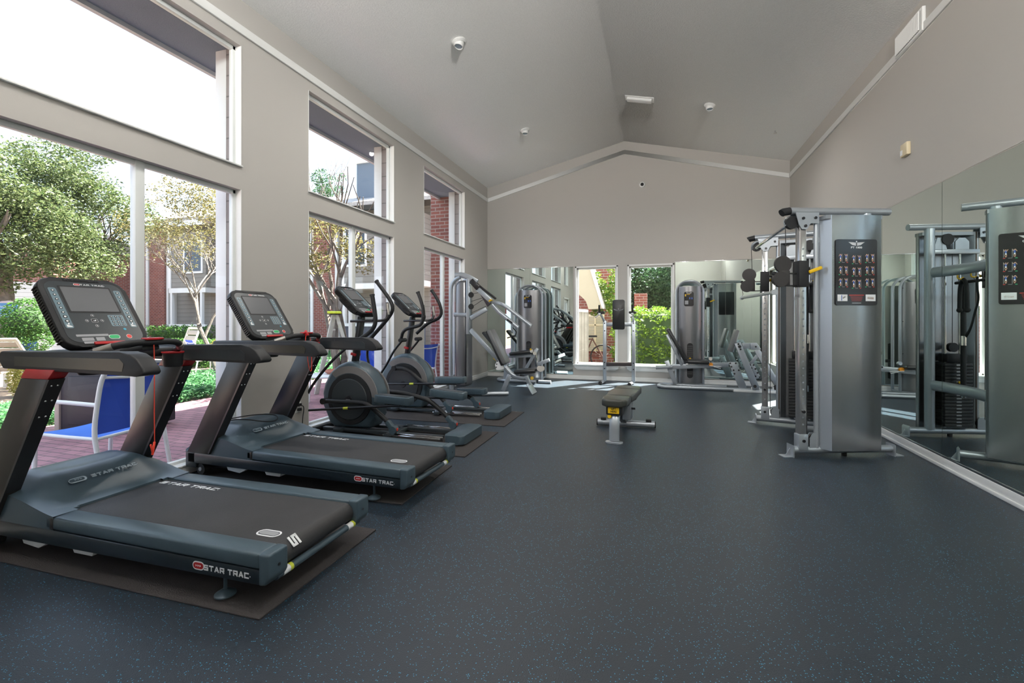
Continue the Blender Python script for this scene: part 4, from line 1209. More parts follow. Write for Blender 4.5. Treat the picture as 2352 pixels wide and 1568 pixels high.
# accessories hanging from the hooks, seen in the mirror
xh = 1.64
t = thing('triceps_rope', 'black braided rope handle hanging from the cross beam hooks', 'rope handle', (xh, 6.02, 1.69), world=True)
for s in (-1, 1):
    MB().tube([(xh, 6.02, 1.69), (xh, 6.02 + s * .035, 1.66), (xh, 6.02 + s * .06, 1.58), (xh, 6.02 + s * .065, 1.38)], .019, smooth=1, seg=12).build('rope', BLACK, t)
    MB().sph((xh, 6.02 + s * .065, 1.37), .027).build('rope_knob', RUBBER, t)
t = thing('ankle_strap', 'black webbing strap hanging from the cross beam next to the rope', 'strap', (xh, 5.80, 1.69), world=True)
MB().tube([(xh, 5.80, 1.70), (xh + .01, 5.79, 1.60), (xh, 5.77, 1.48), (xh, 5.83, 1.36), (xh + .02, 5.86, 1.18), (xh, 5.98, 1.10)], 0, smooth=2, seg=8, flat=((0, 1, 0), .017, .006)).build('webbing', BLACK, t)
MB().cyl((xh - .01, 5.80, 1.70), (xh + .01, 5.80, 1.70), .014, seg=12).build('ring', CHROME, t)
t = thing('stirrup_handle', 'black stirrup handle on doubled straps hanging from the cross beam', 'handle', (xh, 5.50, 1.69), world=True)
for s in (-1, 1):
    MB().tube([(xh, 5.50, 1.70), (xh, 5.50 + s * .03, 1.55), (xh, 5.50 + s * .075, 1.36)], 0, smooth=1, seg=8, flat=((0, 1, 0), .015, .004)).build('webbing', BLACK, t)
MB().tube([(xh, 5.41, 1.36), (xh, 5.59, 1.34)], .018, seg=12).build('grip', BLACK, t)
t = thing('curl_bar', 'long straight bar with black grips and bright ends leaning upright behind the cross beams', 'bar', (1.60, 6.10, .7), world=True)
MB().tube([(1.60, 6.10, 1.66), (1.60, 6.10, 1.10)], .024, seg=14).tube([(1.60, 6.10, 1.00), (1.60, 6.10, .52)], .024, seg=14).build('black_grip', BLACK, t)
MB().tube([(1.60, 6.10, 1.10), (1.60, 6.10, 1.0)], .0245, seg=14).build('bright_sleeve', CHROME, t)
MB().tube([(1.60, 6.10, .52), (1.60, 6.10, .45)], .025, seg=14).build('bright_sleeve', CHROME, t)
t = thing('straight_bar', 'black straight bar lying across the hooks of the cross beam', 'bar', (1.59, 5.85, 1.67), world=True)
MB().tube([(1.59, 5.30, 1.665), (1.59, 6.25, 1.665)], .016, seg=12).build('bar', BLACK, t)
MB().cyl((1.58, 5.9, 1.665), (1.60, 5.92, 1.70), .012, seg=10).build('ring', CHROME, t)

# ============================================================ weight tower with rounded shroud
def weight_tower(t, x0, x1, yb, yf, H, badge=True):
    """outer arch of flat tube, curved steel shroud, slot with weight plates; faces -Y"""
    r = (x1 - x0) * .40
    def arch(a, b, rr, zt, n=7):
        p = [(a, .03)]
        for k in range(n + 1):
            an = PI - PI / 2 * k / n; p.append((a + rr + rr * math.cos(an), zt - rr + rr * math.sin(an)))
        for k in range(n + 1):
            an = PI / 2 - PI / 2 * k / n; p.append((b - rr + rr * math.cos(an), zt - rr + rr * math.sin(an)))
        p.append((b, .03)); return p
    y = (yb + yf) / 2
    for yy, nm in ((yf, 'front_arch'), (yb, 'rear_arch')):
        MB().tube([(a, yy, z) for a, z in arch(x0 + .02, x1 - .02, r, H)], 0, seg=12, flat=((0, 1, 0), .034, .022)).build(nm, SILVER, t)
    MB().tube([(x0 + .02, yf, .05), (x1 - .02, yf, .05)], .02, seg=10).tube([(x0 + .02, yf, .05), (x0 + .02, yb, .05)], .02).tube([(x1 - .02, yf, .05), (x1 - .02, yb, .05)], .02).build('tower_base', SILVER, t)
    # shroud: bulging steel sheet
    n = 14; mb = MB(); g = {}
    zs = [.07 + (H - .10 - .07) * k / 16 for k in range(17)]
    xa, xb = x0 + .045, x1 - .045
    for i in range(n + 1):
        u = i / n; xx = xa + (xb - xa) * u
        for j, z in enumerate(zs):
            e = 0
            top = H - .03
            d = min(xx - x0, x1 - xx)
            lim = top - (r - math.sqrt(max(0, r * r - max(0, r - d) ** 2)))
            zz = min(z, lim)
            for f, yy in ((0, yf - .005 - .075 * math.sin(PI * u) ** .7), (1, yf + .02)):
                g[i, j, f] = mb.bm.verts.new((xx, yy, zz))
    for i in range(n):
        for j in range(16):
            mb.bm.faces.new((g[i, j, 0], g[i + 1, j, 0], g[i + 1, j + 1, 0], g[i, j + 1, 0]))
    sh = mb.build('shroud', SHR, t, ang=1.0)
    cx = (x0 + x1) / 2
    MB().prism([(cx - .055 + px + .055, .50 + pz) for px, pz in rrect(.105, .66, .05)], yf - .086, yf - .078).build('stack_slot', BLACKM, t)
    pl = None
    for k in range(15):
        z = .23 + k * .037
        if pl is None: pl = MB().box((cx - .045, yf - .090, z), (cx + .045, yf - .084, z + .03), .001).build('weight_plate', mat('slot_plate', (.035, .035, .037), .45), t)
        else:
            q = pl.copy(); COL.objects.link(q); q.location.z = k * .037
    MB().cyl((cx, yf - .115, .54), (cx, yf - .085, .54), .018, seg=12).build('selector_pin', YEL, t)
    p = MB().prism([(cx - .02 + px, H - .34 + pz) for px, pz in rrect(.17, .27, .03)], yf - .088, yf - .083).build('instruction_panel', MATS['black_panel_print'], t)
    a = MB()
    for s in (-1, 1): a.prism([(cx - .02, H - .225), (cx - .02 + s * .05, H - .218), (cx - .02 + s * .04, H - .23), (cx - .02, H - .235)], yf - .0890, yf - .0884)
    a.build('emblem', WHITE, p)
    MB().box((cx - .09, yf - .0890, H - .29), (cx - .07, yf - .0884, H - .25)).box((cx - .06, yf - .0890, H - .258), (cx, yf - .0884, H - .25)).build('title_mark', YEL, p)
    b = MB(); 
    for k in range(2):
        x = cx - .005 + k * .04
        b.box((x - .008, yf - .0890, H - .345), (x + .008, yf - .0884, H - .31))
    b.build('figure_print', PBLUE, p)
    MB().box((cx - .09, yf - .0890, H - .44), (cx - .03, yf - .0884, H - .37)).build('note_print', GREYP, p)
    bl = MB()
    for z in (H * .9, H * .62, H * .35):
        for x in (x0 + .055, x1 - .055): bl.sph((x, yf - .012, z), .008, seg=8)
    bl.build('rivets', BLACKM, t)

def pline(lst, Y): return [pY(x, y, Y) for x, y in lst]

# ------------------------------------------------------------ multi press at the left wall (side view tower)
YA = 7.72
c0 = pY(1130, 898, YA)
A = thing('multi_press', 'silver multi press machine with long overhead arms beside the left wall', 'weight machine', (c0.x, YA, 0), world=True)
def bA(name, lst, w_, h_, m=SILVER, Y=YA, bev=.006, sm=0):
    p = pline(lst, Y)
    if len(p) == 2: return MB().obox(p[0], p[1], w_, h_, bev, up=(0, 1, 0) if False else (0, 0, 1)).build(name, m, A)
    return MB().tube(p, 0, smooth=sm, seg=12, flat=((0, 1, 0), w_ / 2, h_ / 2)).build(name, m, A)
t0 = pline([(1037, 893), (1036, 800), (1036, 670), (1039, 652), (1048, 641), (1058, 637)], YA)
for dy in (-.02, .36):
    MB().tube([p + Vector((0, dy, 0)) for p in t0], 0, smooth=1, seg=12, flat=((0, 1, 0), .03, .035)).build('tower_arch', SILVER, A)
bx = [pY(1044, 880, YA + .05), pY(1067, 880, YA + .05)]
x0, x1 = pY(1044, 800, YA).x, pY(1070, 800, YA).x
MB().prism([(x0, .06), (x1, .06), (x1, 1.98), (x0 + .07, 1.98), (x0, 1.90)], YA + .0, YA + .34, bev=.05, seg=4).build('shroud', SHR, A)
bA('front_post', [(1076, 640), (1076, 767)], .06, .07)
bA('lower_post', [(1070, 767), (1070, 880)], .03, .03, BLACKM)
bA('top_beam', [(1046, 632), (1062, 631), (1080, 638), (1096, 648)], .07, .10, sm=1)
bA('side_brace', [(1043, 722), (1060, 723), (1078, 723)], .05, .075)
bA('stop_beam', [(1081, 731), (1118, 709)], .05, .075)
bA('seat_beam', [(1081, 757), (1145, 826)], .055, .075)
k = bA('curved_frame', [(1160, 843), (1168, 852), (1178, 862), (1192, 867), (1210, 868)], .06, .085, sm=2)
bA('front_foot_strut', [(1171, 860), (1156, 897)], .055, .075)
MB().tube([pZ(1045, 905, .035) + Vector((.0, 0, 0)), pZ(1168, 903, .035)], .032, seg=16).build('floor_tube', SILVER, A)
b = bA('foot_post', [(1040, 860), (1040, 900)], .05, .06)
bA('arm_bracket', [(1083, 644), (1100, 662)], .09, .10, BLACKM)
bA('arm_sheath', [(1099, 655), (1139, 686)], .05, .035, BLACK)
bA('press_arm', [(1097, 662), (1129, 692)], .055, .085)
pl = pline([(1101, 671), (1128, 690), (1128, 697), (1120, 704)], YA)
MB().prism([(p.x, p.z) for p in pl], YA - .02, YA + .02).build('cam_plate', mat('dark_maroon_metal', (.035, .025, .03), .4), A)
bA('yellow_collar', [(1124, 692), (1131, 688)], .08, .03, YEL)
bA('press_arm_lower', [(1131, 699), (1146, 716), (1190, 752)], .055, .075)
p = pline([(1134, 694), (1150, 697), (1160, 702), (1220, 748)], YA - .28)
MB().tube([pY(1134, 694, YA)] + p[1:], .032, smooth=1, seg=14).build('press_handle', SILVER, A)
pp = pline([(1166, 733), (1178, 742)], YA); MB().tube(pp, .03).build('grip', BLACK, A)
bA('hand_grip', [(1178, 752), (1186, 762), (1184, 770), (1165, 776)], .02, .02, BLACK)
for i, (q, r) in enumerate((((1082, 676), (1101, 671)), ((1082, 692), (1108, 684)), ((1082, 706), (1111, 687)), ((1083, 718), (1117, 703)))):
    MB().tube(pline([q, r], YA), .004, seg=6).build('cable', BLACK, A)
MB().cyl(pY(1082, 677, YA - .03), pY(1082, 677, YA + .03), .05, seg=20).build('pulley', BLACK, A)
MB().cyl(pY(1082, 704, YA - .03), pY(1082, 704, YA + .03), .05, seg=20).build('pulley', BLACK, A)
def pad_between(parent, name, a, b, wid, th, m, Y, ydir=(0, 1, 0)):
    p, q = pY(*a, Y), pY(*b, Y)
    o = MB().obox(p, q, wid, th, .03 if th > .05 else .015, up=Vector((0, 1, 0)).cross(q - p)).build(name, m, parent)
    return o
bp = pad_between(A, 'backrest', (1127, 757), (1164, 834), .27, .085, PADG, YA)
pad_between(A, 'backrest_shell', (1122, 760), (1158, 838), .25, .045, BLACK, YA)
pad_between(A, 'seat', (1185, 853), (1235, 850), .30, .075, PAD, YA)
sp = pline([(1145, 822), (1158, 846), (1152, 849), (1140, 849), (1137, 838)], YA - .08)
o = MB().prism([(p.x, p.z) for p in sp], YA - .085, YA - .075).build('adjustment_plate', WMETAL, A)
b = MB()
for x, y in ((1143, 829), (1141, 836), (1140, 843)):
    b.cyl(pY(x, y, YA - .088), pY(x, y, YA - .07), .012, seg=10)
b.build('slot_row', BLACKM, o)
bA('plate_handle', [(1133, 822), (1140, 828)], .02, .02, YEL)
bA('seat_post', [(1188, 856), (1192, 868)], .05, .06)
bA('footrest_post', [(1209, 862), (1216, 884)], .06, .06)
bA('footrest', [(1214, 880), (1228, 903)], .30, .012)
MB().cyl(pY(1222, 868, YA - .05), pY(1222, 868, YA - .02), .03, seg=12).build('yellow_knob', YEL, A)
for x in (1239, 1245):
    MB().cyl(pY(x, 846, YA - .16), pY(x, 846, YA + .16), .045, seg=20).build('leg_roller', CHROME, A)

# ------------------------------------------------------------ leg extension against the back wall
YL = 9.10
B = thing('leg_extension', 'silver leg extension machine with a rounded weight tower against the left back mirror', 'weight machine', (-2.5, 9.4, 0), world=True)
weight_tower(B, pY(1187, 760, 9.40).x, pY(1247, 760, 9.40).x, 9.70, 9.40, 1.985)
def bB(name, lst, w_, h_, m=SILVER, Y=YL, sm=0):
    p = pline(lst, Y)
    if len(p) == 2: return MB().obox(p[0], p[1], w_, h_, .006).build(name, m, B)
    return MB().tube(p, 0, smooth=sm, seg=12, flat=((0, 1, 0), w_ / 2, h_ / 2)).build(name, m, B)
hp = [(-2.35, 9.0, .035), (-2.95, 9.0, .035), (-3.15, 9.05, .035), (-3.22, 9.2, .035), (-3.15, 9.35, .035), (-2.95, 9.42, .035), (-2.30, 9.42, .035)]
MB().tube(hp, .032, smooth=2, seg=14).build('base_hoop', SILVER, B)
MB().tube([(-2.30, 9.02, .035), (-2.05, 9.02, .035)], .034, seg=14).build('foot_tube', SILVER, B)
pad_between(B, 'backrest', (1112, 762), (1147, 804), .25, .06, PAD, YL)
pad_between(B, 'seat', (1174, 812), (1224, 806), .34, .07, PAD, YL)
bB('seat_beam', [(1150, 818), (1222, 816)], .06, .07)
bB('rear_post', [(1164, 820), (1161, 876)], .06, .08)
bB('lever_post', [(1206, 850), (1235, 800)], .06, .055)
bB('lever_arm', [(1229, 802), (1233, 842)], .05, .05, CHROME)
bB('tilt_arm', [(1236, 836), (1262, 826)], .05, .07)
for x, y in ((1221, 806), (1228, 811)): MB().cyl(pY(x, y, YL - .18), pY(x, y, YL + .18), .035, seg=18).build('knee_roller', CHROME, B)
MB().cyl(pY(1241, 848, YL - .16), pY(1241, 848, YL + .16), .05, seg=18).build('ankle_roller', CHROME, B)
MB().cyl(pY(1219, 802, YL - .2), pY(1219, 802, YL - .17), .02, seg=10).build('yellow_knob', YEL, B)

# ------------------------------------------------------------ leg press at the right of the back wall
YC = 9.22
Cm = thing('leg_press', 'silver seated leg press with drilled side plates before the right back mirror', 'weight machine', (.9, 9.2, 0), world=True)
weight_tower(Cm, pY(1551, 760, 9.45).x, pY(1618, 760, 9.45).x, 9.72, 9.45, 2.0)
def bC(name, lst, w_, h_, m=SILVER, Y=YC, sm=0, bev=.005):
    p = pline(lst, Y)
    if len(p) == 2: return MB().obox(p[0], p[1], w_, h_, bev).build(name, m, Cm)
    return MB().tube(p, 0, smooth=sm, seg=12, flat=((0, 1, 0), w_ / 2, h_ / 2)).build(name, m, Cm)
xa, xb = pY(1512, 882, YC).x, pY(1788, 892, YC).x
MB().tube([(xb, YC - .18, .035), (xa + .15, YC - .18, .035), (xa + .03, YC - .15, .035), (xa, YC - .02, .035), (xa + .03, YC + .12, .035), (xa + .15, YC + .16, .035), (xa + 1.2, YC + .16, .035)], .032, smooth=2, seg=14).build('base_hoop', SILVER, Cm)
MB().obox((xb - .75, YC - .20, .02), (xb + .02, YC - .20, .02), .05, .04, .004).build('rail_foot', WMETAL, Cm)
pad_between(Cm, 'backrest', (1533, 754), (1574, 826), .30, .075, PAD, YC)
bC('backrest_frame', [(1532, 768), (1566, 838)], .10, .05)
pad_between(Cm, 'seat', (1577, 829), (1628, 831), .34, .07, PAD, YC)
bC('main_beam', [(1543, 842), (1673, 837)], .07, .085)
bC('rear_shelf', [(1506, 844), (1545, 842)], .20, .05, SILVER2)
bC('rear_leg', [(1531, 828), (1552, 882)], .07, .08)
bC('beam_post', [(1567, 820), (1568, 842)], .06, .05)
bC('seat_rail', [(1575, 836), (1606, 836)], .10, .025, CHROME)
MB().cyl(pY(1633, 837, YC - .09), pY(1633, 837, YC - .05), .035, seg=16).build('orange_knob', ORANGE, Cm)
MB().cyl(pY(1632, 824, YC - .03), pY(1632, 824, YC + .03), .03, seg=16).build('chrome_knob', CHROME, Cm)
MB().tube(pline([(1640, 842), (1655, 846), (1657, 842), (1630, 840)], YC - .1), .006, seg=6).build('release_lever', WMETAL, Cm)
def dplate(name, lst, holes, Y, th=.012, m=SILVER):
    pr = [(p.x, p.z) for p in pline(lst, Y)]
    o = MB().prism(pr, Y - th, Y + th, bev=.003).build(name, m, Cm)
    b = MB()
    for x, y in holes: b.cyl(pY(x, y, Y - th - .004), pY(x, y, Y + th), .016, seg=10)
    b.build('bolt_set', BLACKM, o)
dplate('side_plate', [(1673, 831), (1692, 831), (1716, 891), (1697, 891)], [(1677, 834), (1690, 834), (1680, 842), (1685, 850), (1697, 850), (1687, 858)], YC - .16)
dplate('rear_side_plate', [(1723, 836), (1731, 835), (1748, 868), (1736, 870)], [(1723, 838), (1731, 838), (1726, 845), (1735, 847), (1740, 856), (1735, 864), (1745, 866)], YC - .10)
o = bC('long_lever', [(1693, 787), (1737, 892)], .09, .10, Y=YC - .22)
b = MB()
for x, y, r in ((1696, 790, .016), (1699, 796, .026), (1701, 802, .016), (1734, 887, .028)): b.cyl(pY(x, y, YC - .275), pY(x, y, YC - .20), r, seg=12)
b.build('bolt_set', BLACKM, o)
bC('lever_tube', [(1704, 794), (1725, 794)], .08, .10)
dplate('pivot_plate', [(1724, 787), (1738, 787), (1748, 802), (1725, 803)], [(1736, 796)], YC - .05)
bC('rear_strut', [(1738, 803), (1790, 892)], .07, .09)
bC('link_arm', [(1724, 836), (1742, 812)], .05, .05)
pad_between(Cm, 'foot_plate', (1692, 757), (1676, 807), .36, .05, PADG, YC)
bC('foot_plate_frame', [(1695, 762), (1682, 808)], .08, .04)
bC('cross_tube', [(1745, 848), (1790, 868)], .04, .05, SILVER2)
for x in (1727, 1744, 1776, 1786): MB().cyl(pY(x, 889, YC - .2), pY(x, 897, YC - .2), .012, seg=8).build('levelling_bolt', WMETAL, Cm)
MB().cyl(pY(1783, 890, YC - .2), pY(1783, 890, YC - .1), .045, seg=18).build('end_wheel', BLACK, Cm)

# ------------------------------------------------------------ dip and knee raise station
D = thing('dip_station', 'free-standing silver dip station with a black back pad between the two back windows', 'exercise station', (-.72, 9.35, 0), world=True)
yp = 9.42
for s, (xb_, xt) in enumerate((((1389, 872), (1389, 736)), ((1455, 872), (1454, 736)))):
    b0, b1 = pY(*xb_, yp), pY(*xt, yp)
    b0.z = .03
    po = MB().box((b0.x - .033, yp - .03, .05), (b0.x + .033, yp + .045, b1.z), .004).build('post', SILVER, D)
    h = MB()
    for z in (.30, .42, 1.05, 1.2): h.cyl((b0.x, yp - .034, z), (b0.x, yp - .03, z), .013, seg=10)
    h.build('bolt_set', BLACKM, po)
    MB().obox((b0.x - .01, yp + .12, .05), (b0.x, yp + .02, 1.05), .045, .05, .004).build('rear_post', SILVER2, D)
    f = MB().tube([(b0.x - .02, yp + .16, .035), (b0.x - .02, yp - .02, .04), (b0.x - .055, yp - .20, .035)], .030, seg=12).build('foot_tube', SILVER, D)
    MB().tube([(b0.x - .055, yp - .20, .035), (b0.x - .065, yp - .25, .032)], .034, seg=12).build('foot_cap', RUBBER, f)
    # arm with elbow pad and grip, reaching forward
    sx = -1 if s == 0 else 1
    MB().tube([(b0.x, yp, b1.z - .04), (b0.x + sx * .02 - .03, yp - .05, b1.z + .09), (b0.x + sx * .03 - .03, yp - .38, b1.z + .14)], 0, smooth=1, seg=10, flat=((0, 0, 1), .03, .02)).build('arm', SILVER, D)
    e = MB().box((b0.x - .09 + sx * .02, yp - .34, b1.z + .13), (b0.x + .04 + sx * .02, yp - .05, b1.z + .18), .02, 3).build('elbow_pad', PAD, D)
    MB().tube([(b0.x - .03 + sx * .03, yp - .38, b1.z + .15), (b0.x - .03 + sx * .03, yp - .39, b1.z + .30)], .019, seg=12).build('grip', BLACK, D)
    MB().tube([(b0.x - .03 + sx * .03, yp - .36, b1.z + .14), (b0.x - .06 + sx * .05, yp - .40, b1.z + .08), (b0.x - .09 + sx * .05, yp - .40, b1.z + .06)], .014, seg=10).build('lower_grip', CHROME, D)
a, b = pY(1392, 745, yp), pY(1452, 745, yp)
MB().obox(a, b, .05, .075, .005).build('upper_crossbar', SILVER, D)
a, b = pY(1392, 836, yp), pY(1452, 836, yp)
MB().obox(a, b, .05, .075, .004).build('lower_crossbar', mat('dark_brown_bar', (.05, .04, .04), .4), D)
a, b = pY(1407, 756.5, yp - .08), pY(1435, 688, yp - .08)
cx, czz = (a.x + b.x) / 2, (a.z + b.z) / 2
pd = MB().prism([(cx + px, czz + pz) for px, pz in rrect(abs(b.x - a.x), abs(b.z - a.z), .035)], yp - .11, yp - .04, bev=.012).build('back_pad', PAD, D)
e = MB()
for s in (-1, 1):
    e.prism([(cx, czz + .085), (cx + s * .10, czz + .115), (cx + s * .085, czz + .095), (cx + s * .02, czz + .07), (cx, czz + .07)], yp - .112, yp - .1105)
e.sph((cx, yp - .111, czz + .11), .012, (1, .1, 1), 8)
e.build('emblem', GREYP, pd)

# ------------------------------------------------------------ flat bench
E = thing('weight_bench', 'adjustable flat bench with an olive-black pad standing alone on the open floor', 'bench', (-.43, 5.3, 0), rz=0, world=True)
Mb = Matrix.Translation((-.452, 4.84, 0)) @ Matrix.Rotation(math.radians(-5.5), 4, 'Z')
def bE(a, b): return (a, b)
seat = [(-.085, 0), (.085, 0), (.13, .05), (.135, .17), (.14, .30), (-.14, .30), (-.135, .17), (-.13, .05)]
MB().prism(seat, .375, .455, 'Z', M=Mb, bev=.022, seg=3).build('seat_pad', PADO, E)
back = [(-.14, .31), (.14, .31), (.15, .55), (.15, 1.0), (.12, 1.10), (-.12, 1.10), (-.15, 1.0), (-.15, .55)]
bk = MB().prism(back, .378, .458, 'Z', M=Mb, bev=.022, seg=3).build('back_pad', PADO, E)
MB().prism([(-.145, .815), (.145, .815), (.145, .83), (-.145, .83)], .4575, .4605, 'Z', M=Mb).build('seam', PAD, bk)
MB().prism([(.02, .09), (.02, .32), (.10, .34), (.50, .34), (1.0, .345), (1.0, .378), (.05, .375)] if False else [(.08, .30), (.95, .30), (.95, .36), (.08, .36)], -.035, .035, 'X', M=Mb, bev=.006).build('main_beam', SILVER, E)
lg = [Mb @ Vector(v) for v in ((0, .14, .31), (0, .10, .27), (0, .07, .18), (0, .065, .02))]
MB().tube(lg, 0, smooth=2, seg=4 if False else 12, flat=((1, 0, 0), .052, .022)).build('front_leg', SILVER, E)
MB().prism([(px, py + .06) for px, py in rrect(.175, .09, .03)], 0, .014, 'Z', M=Mb, bev=.003).build('foot_plate', SILVER, E)
bx = MB().box((-.085, .05, .285), (.085, .14, .375), .012, M=Mb).build('lift_housing', BLACK, E)
Ml = Mb @ frame((-.005, .0485, .335), (1, 0, 0), (0, 0, 1))
MB().prism(rrect(.115, .062, .006), 0, .002, 'Z', M=Ml).build('yellow_label', YEL, bx)
text('label_text', 'LIFT\nHERE', .028, Ml @ Matrix.Translation((0, .002, .002)), BLACK, bx, bold=.0008)
MB().cyl(Mb @ Vector((-.05, .06, .27)), Mb @ Vector((-.05, .12, .27)), .02, seg=12).build('yellow_knob', YEL, E)
cr = Matrix.Translation((-.385, 5.68, 0)) @ Matrix.Rotation(math.radians(3), 4, 'Z')
ct = MB().tube([cr @ Vector((-.33, 0, .042)), cr @ Vector((.335, 0, .042))], .038, seg=20).build('cross_foot', SILVER, E)
for s in (-.331, .336):
    MB().cyl(cr @ Vector((s - .006, 0, .042)), cr @ Vector((s + .006, 0, .042)), .0385, seg=20).build('end_cap', BLACK, ct)
    MB().box((s * .78 - .03, -.03, .075), (s * .78 + .03, .03, .10), .004, M=cr).build('rubber_stop', RUBBER, ct)
MB().obox(Mb @ Vector((0, .30, .30)), cr @ Vector((-.02, 0, .07)), .07, .06, .006).build('rear_strut', BLACKM, E)
MB().box((.02, .42, .17), (.11, .56, .36), .006, M=Mb).build('adjuster_plate', SILVER2, E)
MB().cyl(Mb @ Vector((.11, .48, .29)), Mb @ Vector((.15, .48, .29)), .012, seg=10).build('pin_knob', BLACK, E)
MB().obox(cr @ Vector((0, 0, .06)), Mb @ Vector((0, .90, .31)), .06, .06, .006).build('upright_post', SILVER, E)
# ============================================================ outside
G = -.05
struct(MB().box((-60, -40, -.3), (40, 60, -.075)).build('ground', EARTH))
struct(MB().box((-7.25, -6, -.2), (XL - WT - .02, 16, G)).build('patio_floor', PAVER))
struct(MB().box((XL - WT - .02 + 0.001, YF, -.2), (XL - WT, YB, -.01)).build('trim_plinth', mat('concrete', (.4, .4, .38), .9)))
struct(tag(MB().box((-11.2, 6.6, -.2), (-9.6, 16, -.055)).build('path', mat('sand_path', (.42, .34, .27), .9, var=(2, .15))), 'pale earth strip behind the planting bed'))

def leaves(name, blobs, n, size, m, parent=None, loc=None, seed=1, flat=.5, shell=.35):
    rg = np.random.default_rng(seed)
    bl = np.array([b[:6] if len(b) >= 6 else (*b[:3], b[3], b[3], b[3]) for b in blobs], float)
    vol = bl[:, 3] * bl[:, 4] * bl[:, 5]; pk = rg.choice(len(bl), n, p=vol / vol.sum())
    d = rg.normal(size=(n, 3)); d /= np.linalg.norm(d, axis=1)[:, None]
    r = (shell + (1 - shell) * rg.random(n)) ** .6
    c = bl[pk, :3] + d * r[:, None] * bl[pk, 3:6]
    if loc is None and parent is not None: loc = parent.location
    c -= np.array(loc)
    a = rg.normal(size=(n, 3)); a[:, 2] *= flat; a /= np.linalg.norm(a, axis=1)[:, None]
    b = rg.normal(size=(n, 3)); b -= (b * a).sum(1)[:, None] * a; b /= np.linalg.norm(b, axis=1)[:, None]
    s = size * (.6 + .8 * rg.random(n))[:, None]
    v = np.empty((n, 4, 3)); v[:, 0] = c - a * s; v[:, 1] = c - b * s * .45; v[:, 2] = c + a * s; v[:, 3] = c + b * s * .45
    me = bpy.data.meshes.new(name)
    me.vertices.add(n * 4); me.vertices.foreach_set('co', v.ravel().astype(np.float32))
    me.loops.add(n * 4); me.loops.foreach_set('vertex_index', np.arange(n * 4, dtype=np.int32))
    me.polygons.add(n); me.polygons.foreach_set('loop_start', np.arange(0, n * 4, 4, dtype=np.int32))
    me.update(calc_edges=True); me.validate(); me.materials.append(m)
    o = bpy.data.objects.new(name, me); COL.objects.link(o)
    if parent is not None: o.parent = parent
    else: o.location = loc
    return o

def branches(mb, p, d, ln, r, depth, rg, spread=.6, n=3):
    q = p + d * ln
    mid = p.lerp(q, .5) + Vector((rg.uniform(-1, 1), rg.uniform(-1, 1), 0)) * ln * .06
    mb.tube([p, mid, q], [r, r * .85, r * .65], seg=7)
    if depth == 0: return
    for k in range(n):
        v = (d + Vector((rg.uniform(-1, 1), rg.uniform(-1, 1), rg.uniform(-.3, .6))) * spread).normalized()
        branches(mb, p.lerp(q, .65 + .35 * (k + 1) / n), v, ln * rg.uniform(.6, .8), r * .55, depth - 1, rg, spread, n)
def tree(label, loc, r, h, blobs, n, size, m, seed, lean=(0, 0), depth=3, name='tree', bm_=BARK, spread=.6, grp=None, trunks=1):
    loc = Vector(loc)
    t = thing(name, label, 'tree', loc, world=True, group=grp)
    rg = random.Random(seed)
    for i in range(trunks):
        mb = MB(); l = Vector((lean[0], lean[1], 0)) if trunks == 1 else Vector((rg.uniform(-.45, .45), rg.uniform(-.3, .3), 0))
        branches(mb, loc + (Vector((0, 0, 0)) if trunks == 1 else l * .2), (Vector((0, 0, 1)) + l).normalized(), h, r, depth, rg, spread)
        mb.build('trunk', bm_, t)
    leaves('foliage', blobs, n, size, m, t, seed=seed)
    return t
def blobfill(c, R, k, r, seed):
    rg = random.Random(seed); out = []
    for i in range(k):
        while True:
            v = Vector((rg.uniform(-1, 1), rg.uniform(-1, 1), rg.uniform(-1, 1)))
            if v.length <= 1: break
        rr = r * rg.uniform(.7, 1.3)
        out.append((c[0] + v.x * R[0], c[1] + v.y * R[1], c[2] + v.z * R[2], rr, rr, rr * .8))
    return out
def D(x, y, depth):                                    # point seen at photo pixel (x, y) at this depth
    r = ray(x, y); return Vector((r.x * depth, r.y * depth, CH + r.z * depth))

# trees of the courtyard
c = D(60, 420, 14); c2 = D(215, 480, 14.5)
tree('large live oak with a thick grey trunk at the left edge of the view', (D(8, 800, 13.5).x, D(8, 800, 13.5).y, -.1), .34, 2.3,
     blobfill(c, (2.3, 2.0, 2.6), 32, .75, 1) + blobfill(D(-40, 420, 13), (2.3, 2.0, 2.6), 24, .75, 17) + blobfill(D(40, 570, 13.5), (1.9, 1.4, 1.0), 18, .6, 7), 46000, .050, OAKL, 3, name='oak_tree', depth=4)
tree('second live oak filling the view behind the treadmill console', (D(165, 790, 16).x, D(165, 790, 16).y, -.1), .17, 2.2,
     blobfill(D(195, 460, 15), (1.7, 1.8, 2.0), 22, .6, 2) + blobfill(D(225, 590, 15), (1.2, 1.2, .6), 12, .42, 8), 21000, .046, OAKL, 11, name='oak_tree', depth=4)
tree('crape myrtle with yellowing leaves and bare twigs right of the window mullion', (D(505, 790, 10.2).x, D(505, 790, 10.2).y, -.1), .06, 1.3,
     blobfill(D(415, 500, 9.8), (1.1, 1.0, .95), 40, .3, 3) + blobfill(D(470, 460, 9.8), (.6, .5, .6), 14, .3, 4), 9500, .024, CRAPE, 5, name='crape_myrtle', depth=6, spread=.8, lean=(-.25, -.2))
tree('crape myrtle with several smooth leaning trunks seen through the middle window', (D(785, 820, 9.0).x, D(785, 820, 9.0).y, -.1), .075, 1.7,
     blobfill(D(745, 545, 8.8), (.55, .6, .6), 12, .25, 6) + blobfill(D(850, 560, 9.4), (.4, .5, .6), 8, .22, 9), 2100, .035, CRAPE, 21, name='crape_myrtle', depth=3, spread=.55, trunks=3)
